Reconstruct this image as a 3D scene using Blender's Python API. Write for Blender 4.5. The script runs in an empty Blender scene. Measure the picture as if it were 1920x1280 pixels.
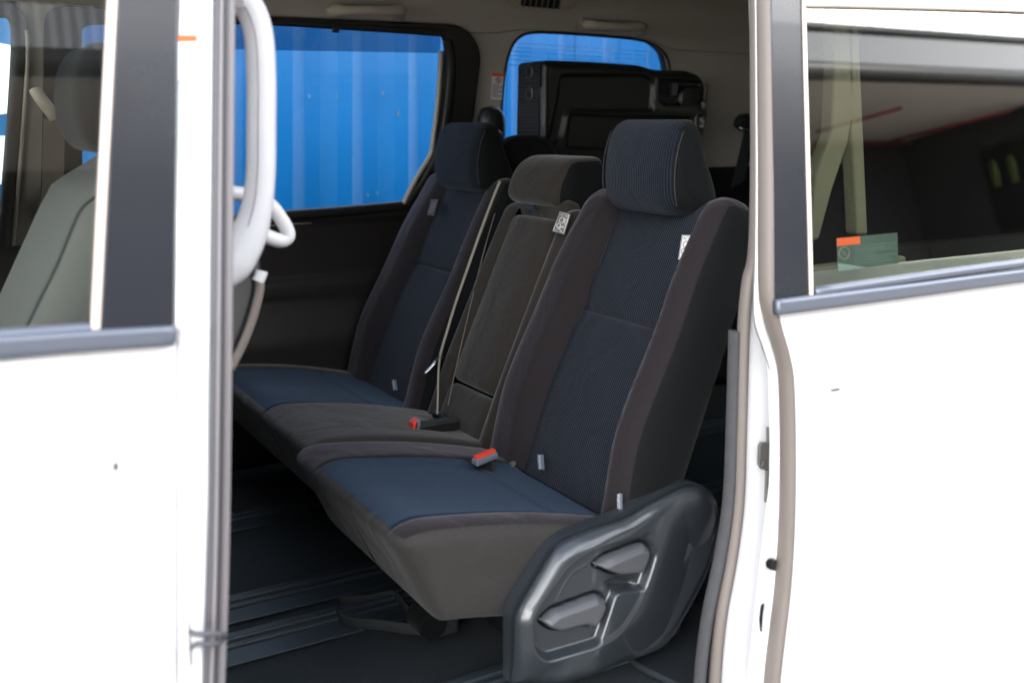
import bpy, bmesh, math, random
import numpy as np
from mathutils import Vector
random.seed(4); np.random.seed(4)
R = math.radians
S = bpy.context.scene
COL = S.collection
# ------------------------------------------------------------------ camera, world, sun, exposure
H = 1.42                      # eye height above the ground
F, A, HZ = 1922.0, R(30.67), 230.0
cam_d = bpy.data.cameras.new('camera'); cam = bpy.data.objects.new('camera', cam_d); COL.objects.link(cam)
cam.location = (0, 0, H); cam.rotation_euler = (R(90), 0, -A)
cam_d.sensor_width = 36; cam_d.lens = F / 1920 * 36; cam_d.shift_y = -(640 - HZ) / 1920
cam_d.clip_start = 0.05; cam_d.clip_end = 2000
cam_d.dof.use_dof = True; cam_d.dof.focus_distance = 2.15; cam_d.dof.aperture_fstop = 3.0
S.camera = cam
W = bpy.data.worlds.new('World'); S.world = W; W.use_nodes = True
SUN_EL, SUN_AZ = R(36), R(24)           # azimuth measured from +Y towards +X
nt = W.node_tree; bg = nt.nodes['Background']
sky = nt.nodes.new('ShaderNodeTexSky'); sky.sky_type = 'NISHITA'; sky.sun_disc = False
sky.sun_elevation = SUN_EL; sky.sun_rotation = SUN_AZ
hs = nt.nodes.new('ShaderNodeHueSaturation'); hs.inputs['Saturation'].default_value = .55; nt.links.new(sky.outputs[0], hs.inputs['Color'])
# bright low clouds, procedural, boosted towards -Y as added key light for the cabin
wtc = nt.nodes.new('ShaderNodeTexCoord'); wn = nt.nodes.new('ShaderNodeTexNoise'); wn.inputs['Scale'].default_value = 2.6; wn.inputs['Detail'].default_value = 8
wmp = nt.nodes.new('ShaderNodeMapping'); wmp.inputs['Scale'].default_value = (1, 1, 2.6); nt.links.new(wtc.outputs['Generated'], wmp.inputs[0]); nt.links.new(wmp.outputs[0], wn.inputs['Vector'])
wr = nt.nodes.new('ShaderNodeMapRange'); wr.inputs[1].default_value = .36; wr.inputs[2].default_value = .56; nt.links.new(wn.outputs[0], wr.inputs[0])
wsx = nt.nodes.new('ShaderNodeSeparateXYZ'); nt.links.new(wtc.outputs['Generated'], wsx.inputs[0])
we = nt.nodes.new('ShaderNodeMapRange'); we.inputs[1].default_value = .85; we.inputs[2].default_value = .35; nt.links.new(wsx.outputs[2], we.inputs[0])
wm = nt.nodes.new('ShaderNodeMath'); wm.operation = 'MULTIPLY'; nt.links.new(wr.outputs[0], wm.inputs[0]); nt.links.new(we.outputs[0], wm.inputs[1])
wx = nt.nodes.new('ShaderNodeMix'); wx.data_type = 'RGBA'; wy = nt.nodes.new('ShaderNodeMapRange'); wy.inputs[1].default_value = .25; wy.inputs[2].default_value = -.35; wy.inputs[3].default_value = .22; nt.links.new(wsx.outputs[1], wy.inputs[0])
wm2 = nt.nodes.new('ShaderNodeMath'); wm2.operation = 'MULTIPLY'; nt.links.new(wm.outputs[0], wm2.inputs[0]); nt.links.new(wy.outputs[0], wm2.inputs[1])
nt.links.new(wm2.outputs[0], wx.inputs[0]); nt.links.new(hs.outputs[0], wx.inputs[6]); wx.inputs[7].default_value = (15, 14.8, 14.6, 1)
nt.links.new(wx.outputs[2], bg.inputs[0]); bg.inputs[1].default_value = 0.15
sd = bpy.data.lights.new('sun', 'SUN'); sd.energy = 5.0; sd.angle = R(0.5); sd.color = (1, .95, .87)
sun = bpy.data.objects.new('sun', sd); COL.objects.link(sun)
sv = Vector((math.sin(SUN_AZ)*math.cos(SUN_EL), math.cos(SUN_AZ)*math.cos(SUN_EL), math.sin(SUN_EL)))
sun.rotation_euler = (-sv).to_track_quat('-Z', 'Y').to_euler(); sun.location = (0, 0, 12)
S.view_settings.view_transform = 'Standard'; S.view_settings.look = 'None'
S.view_settings.exposure = 2.6; S.view_settings.gamma = 1; S.view_settings.use_curve_mapping = False
S.cycles.max_bounces = 10; S.cycles.diffuse_bounces = 6; S.cycles.transparent_max_bounces = 16
S.cycles.sample_clamp_indirect = 8; S.cycles.caustics_reflective = False; S.cycles.caustics_refractive = False

# ------------------------------------------------------------------ measuring: a photo point onto a real plane (z relative to the eye)
def ray(px, py):
    u = (px - 960) / F; v = -(py - HZ) / F
    return np.array((math.sin(A) + u*math.cos(A), math.cos(A) - u*math.sin(A), v))
def onp(px, py, n, d):                       # plane n.p = d
    r = ray(px, py); return tuple(r * (d / np.dot(r, n)))
def onY(px, py, Y): return onp(px, py, (0, 1, 0), Y)
def onZ(px, py, Z): return onp(px, py, (0, 0, 1), Z)
TK, ZB = 0.14, -0.245                        # lean of the glass above the belt line
def body(px, py, Y=1.2):                     # near body side, upright below the belt and leaning in above it
    p = onY(px, py, Y)
    return p if p[2] < ZB else onp(px, py, (0, 1, -TK), Y - TK*ZB)
BK = 0.45                                    # recline of the seat backs
def back(px, py, off=0.0): return onp(px, py, (1, 0, -BK), 1.398 - off)

# ------------------------------------------------------------------ materials
def mat(name, col, rough=.6, metal=0, sheen=0, bump=0, bscale=400, spec=.5, coat=0, var=0, vscale=6, ribs=0, ribcol=None, ribp=.0055, sheencol=None, ribaxis=1, wrinkle=0):
    m = bpy.data.materials.new(name); m.use_nodes = True
    N = m.node_tree.nodes; L = m.node_tree.links; b = N['Principled BSDF']
    b.inputs['Base Color'].default_value = (*col, 1); b.inputs['Roughness'].default_value = rough
    b.inputs['Metallic'].default_value = metal; b.inputs['Specular IOR Level'].default_value = spec
    b.inputs['Sheen Weight'].default_value = sheen; b.inputs['Sheen Roughness'].default_value = .45
    if sheencol: b.inputs['Sheen Tint'].default_value = (*sheencol, 1)
    b.inputs['Coat Weight'].default_value = coat
    tc = N.new('ShaderNodeTexCoord'); prev = None; colsock = None
    if var:
        n = N.new('ShaderNodeTexNoise'); n.inputs['Scale'].default_value = vscale; n.inputs['Detail'].default_value = 6
        L.new(tc.outputs['Object'], n.inputs['Vector'])
        mx = N.new('ShaderNodeMix'); mx.data_type = 'RGBA'
        mx.inputs[6].default_value = (*[c*(1-var) for c in col], 1); mx.inputs[7].default_value = (*[min(1, c*(1+var)) for c in col], 1)
        L.new(n.outputs[0], mx.inputs[0]); colsock = mx.outputs[2]
        mr = N.new('ShaderNodeMapRange'); mr.inputs[3].default_value = rough*.85; mr.inputs[4].default_value = min(1, rough*1.15)
        L.new(n.outputs[0], mr.inputs[0]); L.new(mr.outputs[0], b.inputs['Roughness'])
    if ribs:
        sp = N.new('ShaderNodeSeparateXYZ'); L.new(tc.outputs['Object'], sp.inputs[0])
        mu = N.new('ShaderNodeMath'); mu.operation = 'MULTIPLY'; mu.inputs[1].default_value = 2*math.pi/ribp; L.new(sp.outputs[ribaxis], mu.inputs[0])
        si = N.new('ShaderNodeMath'); si.operation = 'SINE'; L.new(mu.outputs[0], si.inputs[0])
        m2 = N.new('ShaderNodeMapRange'); m2.inputs[1].default_value = -1; m2.inputs[2].default_value = 1; L.new(si.outputs[0], m2.inputs[0])
        mx = N.new('ShaderNodeMix'); mx.data_type = 'RGBA'; mx.inputs[6].default_value = (*col, 1); mx.inputs[7].default_value = (*(ribcol or col), 1)
        if colsock: L.new(colsock, mx.inputs[6])
        L.new(m2.outputs[0], mx.inputs[0]); colsock = mx.outputs[2]
        bp = N.new('ShaderNodeBump'); bp.inputs['Strength'].default_value = ribs; bp.inputs['Distance'].default_value = .0012
        L.new(m2.outputs[0], bp.inputs['Height']); prev = bp.outputs[0]
    if bump:
        n = N.new('ShaderNodeTexNoise'); n.inputs['Scale'].default_value = bscale; n.inputs['Detail'].default_value = 3
        L.new(tc.outputs['Object'], n.inputs['Vector'])
        bp = N.new('ShaderNodeBump'); bp.inputs['Strength'].default_value = bump; bp.inputs['Distance'].default_value = .001
        L.new(n.outputs[0], bp.inputs['Height'])
        if prev: L.new(prev, bp.inputs['Normal'])
        prev = bp.outputs[0]
    if wrinkle:
        n = N.new('ShaderNodeTexNoise'); n.inputs['Scale'].default_value = 9; n.inputs['Detail'].default_value = 3; n.inputs['Distortion'].default_value = 1.2
        L.new(tc.outputs['Object'], n.inputs['Vector'])
        bp = N.new('ShaderNodeBump'); bp.inputs['Strength'].default_value = wrinkle; bp.inputs['Distance'].default_value = .012
        L.new(n.outputs[0], bp.inputs['Height'])
        if prev: L.new(prev, bp.inputs['Normal'])
        prev = bp.outputs[0]
    if colsock: L.new(colsock, b.inputs['Base Color'])
    if prev: L.new(prev, b.inputs['Normal'])
    return m
def glass(name, tint, refl=1.0, ior=1.5, mirror=0.0, rcol=(1, 1, 1)):
    m = bpy.data.materials.new(name); m.use_nodes = True
    N = m.node_tree.nodes; L = m.node_tree.links; N.remove(N['Principled BSDF'])
    t = N.new('ShaderNodeBsdfTransparent'); t.inputs[0].default_value = (*tint, 1)
    g = N.new('ShaderNodeBsdfGlossy'); g.inputs['Roughness'].default_value = 0.0; g.inputs[0].default_value = (*rcol, 1)
    f = N.new('ShaderNodeFresnel'); f.inputs[0].default_value = ior
    mu = N.new('ShaderNodeMath'); mu.operation = 'MULTIPLY_ADD'; mu.inputs[1].default_value = refl; mu.inputs[2].default_value = mirror; L.new(f.outputs[0], mu.inputs[0])
    ge = N.new('ShaderNodeNewGeometry'); om = N.new('ShaderNodeMath'); om.operation = 'SUBTRACT'; om.inputs[0].default_value = 1; L.new(ge.outputs['Backfacing'], om.inputs[1])
    m3 = N.new('ShaderNodeMath'); m3.operation = 'MULTIPLY'; L.new(mu.outputs[0], m3.inputs[0]); L.new(om.outputs[0], m3.inputs[1])
    mx = N.new('ShaderNodeMixShader'); L.new(m3.outputs[0], mx.inputs[0]); L.new(t.outputs[0], mx.inputs[1]); L.new(g.outputs[0], mx.inputs[2])
    L.new(mx.outputs[0], N['Material Output'].inputs[0]); return m
M = dict(
 insert=mat('ribbed_navy_fabric', (.0022, .0055, .012), .85, sheen=.13, wrinkle=.35, sheencol=(.5, .7, 1), ribs=.9, ribcol=(.010, .022, .042), bump=.25, bscale=900, var=.2, vscale=9, spec=.15),
 insertb=mat('ribbed_navy_fabric_dimmed', (.0024, .0036, .0056), .85, sheen=.08, wrinkle=.3, sheencol=(.8, .85, 1), ribs=.9, ribcol=(.0125, .0175, .027), bump=.25, bscale=900, var=.2, vscale=9, spec=.15),  # same fabric as insert, its different light put into a greyer, darker tone
 bolster=mat('charcoal_brown_fabric', (.0165, .0135, .0148), .88, sheen=.20, wrinkle=.5, sheencol=(.95, .9, 1), bump=.6, bscale=420, var=.42, vscale=330, spec=.15),
 middle=mat('warm_lit_black_fabric', (.029, .0245, .0205), .9, sheen=.2, wrinkle=.5, bump=.6, bscale=420, var=.42, vscale=330, spec=.15),  # warm light on the middle place put into a browner, lighter tone
 side=mat('black_side_fabric', (.0042, .0047, .0053), .8, sheen=.06, wrinkle=.4, bump=.5, bscale=450, var=.3, vscale=330, spec=.15),
 skirt=mat('grey_brown_skirt_fabric', (.036, .0335, .0315), .85, sheen=.10, wrinkle=.6, bump=.5, bscale=450, var=.3, vscale=330, spec=.15),
 plastic=mat('satin_black_plastic', (.026, .031, .036), .30, coat=.7, bump=.06, bscale=1500, var=.08, vscale=20),
 lever=mat('grey_lever_plastic', (.072, .074, .082), .38, bump=.12, bscale=1500),
 black=mat('black_plastic', (.006, .006, .006), .5, bump=.15, bscale=1200),
 dtrim=mat('dark_door_trim', (.006, .0042, .0033), .6, bump=.3, bscale=500, var=.1),
 dcloth=mat('dark_door_cloth', (.013, .0078, .005), .9, bump=.5, bscale=600, spec=.15),
 rubber=mat('black_rubber', (.009, .009, .009), .6, bump=.2),
 frit=mat('black_pillar_trim', (.020, .022, .028), .27, var=.15, vscale=8, coat=.2),
 seal=mat('beige_grey_rubber', (.17, .145, .128), .55, bump=.2, bscale=300, var=.08),
 seal2=mat('mauve_grey_rubber', (.21, .195, .20), .5, bump=.1, var=.05),
 sealdk=mat('dark_grey_rubber', (.075, .075, .085), .5),
 felt=mat('dark_felt_lip', (.06, .06, .063), .95, bump=1.0, bscale=350, var=.3, vscale=60),
 white=mat('white_car_paint', (.80, .80, .81), .22, coat=.8, var=.015, vscale=3),
 chrome=mat('bluish_belt_moulding', (.13, .145, .18), .34, metal=.35, var=.03),
 edge=mat('pale_pinkish_trim', (.72, .60, .53), .4),
 beige=mat('beige_headliner', (.41, .37, .325), .95, bump=.6, bscale=500, var=.04, vscale=30),
 beigep=mat('beige_plastic', (.44, .385, .31), .5, bump=.25, bscale=900),
 olive=mat('grey_beige_glossy_trim', (.24, .21, .16), .4),
 greyh=mat('light_grey_plastic', (.62, .62, .64), .38, bump=.1, bscale=500),
 greyh2=mat('worn_light_grey_plastic', (.50, .50, .52), .42, bump=.25, bscale=250, var=.08, vscale=25),
 carpet=mat('black_carpet', (.012, .0185, .024), 1, sheen=.08, bump=1.0, bscale=420, var=.75, vscale=260, spec=.15),
 rail=mat('dark_rail', (.045, .058, .070), .38, metal=.2, var=.15),
 strap=mat('webbing', (.022, .024, .026), .8, bump=.6, bscale=900),
 belt=mat('beige_belt_edge', (.29, .265, .21), .6, bump=.3),
 metal=mat('bright_steel', (.6, .6, .6), .25, metal=1),
 brass=mat('greenish_zinc', (.42, .41, .30), .35, metal=.8, var=.2, vscale=30),
 red=mat('red_plastic', (.75, .06, .03), .35),
 orange=mat('orange_print', (.80, .12, .02), .6),
 label=mat('white_label', (.72, .71, .70), .6),
 labelg=mat('grey_blue_label', (.12, .145, .18), .7),
 ink=mat('dark_print', (.06, .06, .06), .6),
 inkg=mat('grey_print', (.25, .25, .26), .6),
 teal=mat('teal_sticker', (.20, .30, .28), .5, var=.2, vscale=60),
 piping=mat('purple_grey_piping', (.028, .028, .034), .8),
 stitch=mat('pale_stitching', (.16, .14, .125), .8),
 cont=mat('blue_container_paint', (.0, .078, .205), .34, spec=.2, var=.13, vscale=3, bump=.1, bscale=30),
 conwhite=mat('white_lettering', (.8, .8, .8), .5),
 leather=mat('grey_front_seat_fabric', (.085, .085, .077), .8, bump=.4, bscale=600, var=.1),
 ground=mat('concrete', (.14, .13, .12), .9, var=.2, vscale=2.2, bump=.5, bscale=60),
 brick=mat('dark_brick', (.014, .014, .016), .85, bump=.5, bscale=30, var=.3),
 soffit=mat('pale_soffit', (.62, .59, .55), .9, var=.04),
 fascia=mat('grey_corrugated_steel', (.085, .095, .108), .6),
 gutter=mat('dark_grey_gutter', (.012, .013, .014), .5),
 pipe=mat('red_pipe', (.22, .015, .015), .5),
 vest=mat('hi_vis_yellow', (.05, .07, .012), .8),
)
G_clear = glass('clear_glass', (.93, .96, .95), 1.0)
G_door = glass('front_door_glass', (.93, .95, .93), 1.8)
G_priv = glass('privacy_glass', (.70, .72, .67), 3.1)
G_far = glass('far_side_glass', (.90, .95, 1.0), .35)
G_shade = glass('tinted_band_glass', (.55, .62, .68), .3)
# ------------------------------------------------------------------ object helpers (verts given with z relative to the eye, in metres)
ROOT = {}
def tag(o, label=None, cat=None, group=None, kind=None):
    if label: o['label'] = label
    if cat: o['category'] = cat
    if group: o['group'] = group
    if kind: o['kind'] = kind
    return o
def thing(name, loc, label, cat, group=None):
    o = bpy.data.objects.new(name, None); COL.objects.link(o); o.empty_display_size = .1
    o.location = (loc[0], loc[1], loc[2] + H); ROOT[o.name] = np.array((loc[0], loc[1], loc[2])); return tag(o, label, cat, group)
def mk(name, V, Fc, m, parent=None, smooth=True, angle=None, bevel=0, seg=2, sub=0, solid=0, label=None, mids=None, rim=None):
    V = np.asarray(V, float)
    org = ROOT[parent.name] if parent else np.array((V[:, 0].mean(), V[:, 1].mean(), V[:, 2].min()))
    me = bpy.data.meshes.new(name); me.from_pydata([tuple(v) for v in (V - org)], [], [tuple(int(i) for i in f) for f in Fc])
    ms = m if isinstance(m, (list, tuple)) else [m]
    for q in ms: me.materials.append(q)
    if mids is not None: me.polygons.foreach_set('material_index', np.asarray(mids, int))
    bm = bmesh.new(); bm.from_mesh(me); bmesh.ops.recalc_face_normals(bm, faces=bm.faces); bm.to_mesh(me); bm.free()
    me.polygons.foreach_set('use_smooth', [smooth]*len(me.polygons))
    o = bpy.data.objects.new(name, me); COL.objects.link(o)
    if parent: o.parent = parent
    else: o.location = (org[0], org[1], org[2] + H)
    ROOT[o.name] = org
    if solid:
        md = o.modifiers.new('solid', 'SOLIDIFY'); md.thickness = solid; md.offset = 1
        if rim: me.materials.append(rim); md.material_offset_rim = len(ms)
    if bevel:
        md = o.modifiers.new('bevel', 'BEVEL'); md.width = bevel; md.segments = seg; md.limit_method = 'ANGLE'; md.angle_limit = R(35)
        if smooth:
            md.harden_normals = True
    if sub:
        md = o.modifiers.new('sub', 'SUBSURF'); md.levels = sub; md.render_levels = sub
    if label: o['label'] = label
    return o
def join(parts):
    V = []; Fc = []; n = 0
    for v, f in parts:
        V.append(np.asarray(v, float)); Fc += [tuple(i + n for i in q) for q in f]; n += len(v)
    return np.vstack(V), Fc
def boxd(c, s):
    c = np.array(c); s = np.array(s)/2
    v = [c + s*np.array(k) for k in ((-1,-1,-1),(1,-1,-1),(1,1,-1),(-1,1,-1),(-1,-1,1),(1,-1,1),(1,1,1),(-1,1,1))]
    return v, [(0,3,2,1),(4,5,6,7),(0,1,5,4),(1,2,6,5),(2,3,7,6),(3,0,4,7)]
def bx(x0, x1, y0, y1, z0, z1): return boxd(((x0+x1)/2, (y0+y1)/2, (z0+z1)/2), (x1-x0, y1-y0, z1-z0))
def prism(pts, vec):
    n = len(pts); P = [np.array(p) for p in pts]; vec = np.array(vec)
    V = P + [p + vec for p in P]
    return V, [tuple(range(n)), tuple(range(2*n-1, n-1, -1))] + [(i, (i+1) % n, n + (i+1) % n, n + i) for i in range(n)]
def cr(P, n=8, closed=False):
    P = [np.array(p, float) for p in P]; out = []
    N = len(P); rng = range(N if closed else N-1)
    for i in rng:
        g = (lambda k: P[k % N]) if closed else (lambda k: P[min(max(k, 0), N-1)])
        a, b, c, d = g(i-1), g(i), g(i+1), g(i+2)
        for j in range(n):
            t = j/n; out.append(.5*((2*b) + (-a+c)*t + (2*a-5*b+4*c-d)*t*t + (-a+3*b-3*c+d)*t**3))
    if not closed: out.append(P[-1])
    return out
def sweep(path, prof, up=(0, 1, 0), closed=False, scale=None):
    """prof: list of (side, depth). side lies in the plane square to `up`, depth runs along `up`"""
    P = [np.array(p, float) for p in path]; n = len(P); k = len(prof); V = []
    up0 = np.array(up, float)
    for i, p in enumerate(P):
        a = P[(i-1) % n] if closed or i else P[0]; b = P[(i+1) % n] if closed or i < n-1 else P[-1]
        t = b - a; t /= np.linalg.norm(t) + 1e-12
        s = np.cross(t, up0); s /= np.linalg.norm(s) + 1e-12; w = np.cross(s, t)
        sc = 1 if scale is None else scale[i]
        for q in prof: V.append(p + s*q[0]*sc + w*q[1]*sc)
    Fc = []
    for i in range(n if closed else n-1):
        i2 = (i+1) % n
        for j in range(k): Fc.append((i*k+j, i*k+(j+1) % k, i2*k+(j+1) % k, i2*k+j))
    if not closed: Fc += [tuple(range(k))[::-1], tuple((n-1)*k + j for j in range(k))]
    return V, Fc
def ring(rx, ry, n=14, p=2.0):
    o = []
    for i in range(n):
        a = 2*math.pi*i/n; c, s = math.cos(a), math.sin(a)
        o.append((rx*math.copysign(abs(c)**(2/p), c), ry*math.copysign(abs(s)**(2/p), s)))
    return o
def tube(path, r, n=8, up=(0, 1, 0), sm=8, closed=False, scale=None, ry=None, p=2.0):
    pts = cr(path, sm, closed) if sm else path
    if scale is not None: scale = np.interp(np.linspace(0, 1, len(pts)), np.linspace(0, 1, len(scale)), scale)
    return sweep(pts, ring(r, ry or r, n, p), up, closed, scale)
def sdpoly(px, pz, poly):
    d = np.full(px.shape, 1e9); ins = np.zeros(px.shape, bool); n = len(poly)
    for i in range(n):
        ax, az = poly[i]; bx_, bz = poly[(i+1) % n]
        ex, ez = bx_-ax, bz-az; wx, wz = px-ax, pz-az
        t = np.clip((wx*ex + wz*ez)/(ex*ex+ez*ez+1e-12), 0, 1)
        d = np.minimum(d, np.hypot(wx-ex*t, wz-ez*t))
        c = ((az > pz) != (bz > pz)) & (px < (bx_-ax)*(pz-az)/(bz-az+1e-12) + ax); ins ^= c
    return np.where(ins, -d, d)
def rpoly(P, r, n=5):
    """round the corners of a 2D polygon"""
    P = [np.array(p, float) for p in P]; out = []; N = len(P)
    rr = r if hasattr(r, '__len__') else [r]*N
    for i in range(N):
        a, b, c = P[i-1], P[i], P[(i+1) % N]
        da = np.linalg.norm(a-b); dc = np.linalg.norm(c-b); q = min(rr[i], da*.48, dc*.48)
        if q < 1e-5: out.append(tuple(b)); continue
        p0 = b + (a-b)/da*q; p1 = b + (c-b)/dc*q
        for j in range(n+1):
            t = j/n; out.append(tuple((1-t)**2*p0 + 2*t*(1-t)*b + t*t*p1))
    return out
def sheet(u0, u1, v0, v1, res, fmap, sdf):
    nu = max(3, int((u1-u0)/res)+1); nv = max(3, int((v1-v0)/res)+1)
    U, Vv = np.meshgrid(np.linspace(u0, u1, nu), np.linspace(v0, v1, nv), indexing='ij')
    d = sdf(U, Vv); e = res*.25
    gx = (sdf(U+e, Vv)-sdf(U-e, Vv))/(2*e); gz = (sdf(U, Vv+e)-sdf(U, Vv-e))/(2*e); gl = np.hypot(gx, gz)+1e-9
    near = (d > 0) & (d < res*1.6)
    U2 = np.where(near, U-gx/gl*d, U); V2 = np.where(near, Vv-gz/gl*d, Vv)
    P = np.stack(fmap(U2, V2), -1).reshape(-1, 3); ins = (d <= 0)
    ok = near | ins; idx = -np.ones(nu*nv, int); Fc = []; used = []
    f = ok[:-1, :-1] & ok[1:, :-1] & ok[1:, 1:] & ok[:-1, 1:]
    anyin = ins[:-1, :-1] | ins[1:, :-1] | ins[1:, 1:] | ins[:-1, 1:]
    for i, j in zip(*np.nonzero(f & anyin)):
        q = (i*nv+j, (i+1)*nv+j, (i+1)*nv+j+1, i*nv+j+1)
        for k in q:
            if idx[k] < 0: idx[k] = len(used); used.append(k)
        Fc.append(tuple(idx[k] for k in q))
    return P[used], Fc
def ss(a, b, x):
    t = np.clip((x-a)/(b-a), 0, 1); return t*t*(3-2*t)
def rbox(xs, ys, zs, r):
    xs, ys, zs = [np.unique(np.round(np.asarray(a, float), 5)) for a in (xs, ys, zs)]
    dims = [len(xs), len(ys), len(zs)]; key = {}; O = []; Fc = []; side = []
    def g(i, j, k):
        if (i, j, k) not in key: key[(i, j, k)] = len(O); O.append((xs[i], ys[j], zs[k]))
        return key[(i, j, k)]
    nx, ny, nz = dims
    for s, i in ((0, 0), (1, nx-1)):
        for j in range(ny-1):
            for k in range(nz-1): Fc.append((g(i,j,k), g(i,j+1,k), g(i,j+1,k+1), g(i,j,k+1))); side.append(s)
    for s, j in ((2, 0), (3, ny-1)):
        for i in range(nx-1):
            for k in range(nz-1): Fc.append((g(i,j,k), g(i+1,j,k), g(i+1,j,k+1), g(i,j,k+1))); side.append(s)
    for s, k in ((4, 0), (5, nz-1)):
        for i in range(nx-1):
            for j in range(ny-1): Fc.append((g(i,j,k), g(i+1,j,k), g(i+1,j+1,k), g(i,j+1,k))); side.append(s)
    O = np.array(O); lo = np.array((xs[0], ys[0], zs[0])); hi = np.array((xs[-1], ys[-1], zs[-1])); r = np.array(r, float)
    q = np.clip(O, lo+r, hi-r); d = (O-q)/r; l = np.linalg.norm(d, axis=1, keepdims=True); l2 = np.where(l > 1e-9, l, 1)
    V = np.where(l > 1e-9, q + r*d/l2*np.minimum(1, np.where((np.abs(d) > .999).any(1, keepdims=True), 1, l)), O)
    return O, V, np.array(Fc), np.array(side)
def lin(a, b, n, *ex):
    return np.concatenate([np.linspace(a, b, n), np.array([e for e in ex if a < e < b])])
def dense(a, b, r, step, *ex):
    m = max(3, int((b-a-2*r)/step)+1); t = (1-np.cos(np.linspace(0, math.pi/2, 6)))*r
    return np.concatenate([a+r-(r-t)*1.0, np.linspace(a+r, b-r, m), b-r+(r-t)*1.0, np.array([e for e in ex if a < e < b])])
def near_lines(c, w=.004): return [c-2.5*w, c-1.5*w, c-w, c-.5*w, c, c+.5*w, c+w, c+1.5*w, c+2.5*w]
def split(name, V, Fc, sel, m, parent, **k):
    Fs = Fc[sel]; u, inv = np.unique(Fs.ravel(), return_inverse=True)
    return mk(name, V[u], inv.reshape(Fs.shape), m, parent, **k)
def flatpts(poly_px, fn): return [fn(*p) for p in poly_px]
def text(s, size, origin, ux, uy, m, name, parent, depth=.0006):
    cu = bpy.data.curves.new('t', 'FONT'); cu.body = s; cu.size = size; cu.extrude = 0; cu.align_x = 'CENTER'; cu.align_y = 'CENTER'; cu.resolution_u = 2
    to = bpy.data.objects.new('t', cu); COL.objects.link(to); dg = bpy.context.evaluated_depsgraph_get(); dg.update()
    me = bpy.data.meshes.new_from_object(to.evaluated_get(dg)); v = [tuple(p.co) for p in me.vertices]; f = [tuple(p.vertices) for p in me.polygons]
    bpy.data.objects.remove(to); ux = np.array(ux); uy = np.array(uy); o = np.array(origin)
    n = np.cross(ux, uy)
    return mk(name, [o + ux*p[0] + uy*p[1] for p in v], f, m, parent, smooth=False)

# ================================================================== SETTING
def plane_sheet(name, x0, x1, y0, y1, z, m, kind='structure'):
    o = mk(name, [(x0,y0,z),(x1,y0,z),(x1,y1,z),(x0,y1,z)], [(0,1,2,3)], m, smooth=False); return tag(o, kind=kind)
plane_sheet('ground', -300, 300, -300, 300, -H, M['ground'])

# ---- shipping container beyond the van
CY = 4.35
ct = thing('shipping_container', (0.6, CY+1.2, -H), 'bright blue corrugated steel shipping container standing behind the van windows', 'container')
x = -2.5; prof = []
while x < 5.6:
    prof += [(x, 0), (x+.072, 0), (x+.072+.068, .036), (x+.072+.068+.070, .036)]; x += .278
V = []; Fc = []
for (xx, dy) in prof: V += [(xx, CY+dy, -H+.25), (xx, CY+dy, 1.45)]
for i in range(len(prof)-1): Fc.append((2*i, 2*i+2, 2*i+3, 2*i+1))
mk('corrugated_side', V, Fc, M['cont'], ct, smooth=False)
mk('body', *join([bx(-2.6, 5.75, CY+.05, CY+2.4, -H+.16, 1.58)]), M['cont'], ct, smooth=False)
mk('bottom_rail', *bx(-2.6, 5.75, CY-.03, CY+.05, -H+.1, -H+.25), M['cont'], ct, smooth=False, bevel=.006)
mk('top_rail', *bx(-2.6, 5.75, CY-.03, CY+.05, 1.45, 1.58), M['cont'], ct, smooth=False, bevel=.006)
mks = []
for px, py in ((748, 209), (747, 214), (632, 180), (718, 175), (580, 181), (690, 366), (708, 362), (660, 300)):
    q = onY(px, py, CY-.004); k = random.uniform(.004, .010)
    mks.append(prism([(q[0]+k*math.cos(a)*random.uniform(.6, 1), CY-.004, q[2]+k*1.4*math.sin(a)) for a in np.linspace(0, 2*math.pi, 9, endpoint=False)], (0, .003, 0)))
chipm = mat('rusty_scuff', (.05, .10, .14), .8)
for c_ in mks: mk('paint_chip', *c_, chipm, ct, smooth=False)
cl = [(math.cos(a)*.19, math.sin(a)*.135) for a in np.linspace(0, 2*math.pi, 40, endpoint=False)]
c0 = onY(-14, 148, CY-.006)
mk('painted_letter', *prism([(c0[0]+u, CY-.012, c0[2]+v) for u, v in cl], (0, .008, 0)), M['conwhite'], ct, smooth=False, label='large rounded white painted letter on the blue side')
pts = [onY(*q, CY-.012) for q in ((-60, 255), (9, 255), (5, 345), (-60, 345))]
mk('painted_letter', *prism(pts, (0, .008, 0)), M['conwhite'], ct, smooth=False, label='square end of a white painted letter')

# ---- building opposite, seen in the window reflection
bd = thing('warehouse', (6, -12.5, -H), 'dark brick warehouse with pale canopy soffit mirrored in the right window', 'building')
GL = 7.05; CZ = 2.78
mk('wall', *bx(-6, 16.7, -10.9, -10.6, -H, CZ), M['brick'], bd, smooth=False)
mk('side_wing', *bx(16.75, 34, -10.9, -7.6, -H, CZ-.02), M['brick'], bd, smooth=False)
mk('soffit', *bx(-6, 34, -10.6, -GL, CZ, CZ+.1), M['soffit'], bd, smooth=False)
xs = np.arange(-6, 34, .06); V = []; Fc = []
for i, xx in enumerate(xs):
    dy = .02 if i % 2 else 0
    V += [(xx, -GL+dy, CZ+.22), (xx, -GL+dy-.2, CZ+.80)]
for i in range(len(xs)-1): Fc.append((2*i, 2*i+2, 2*i+3, 2*i+1))
mk('fascia', V, Fc, M['fascia'], bd, smooth=False)
mk('gutter', *tube([(-6, -GL+.1, CZ+.12), (34, -GL+.1, CZ+.10)], .13, 12, up=(0, 0, 1), sm=0), M['gutter'], bd)
mk('gutter', *tube([(-6, -GL-.2, CZ+.86), (34, -GL-.2, CZ+.86)], .075, 12, up=(0, 0, 1), sm=0), M['gutter'], bd)
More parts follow.
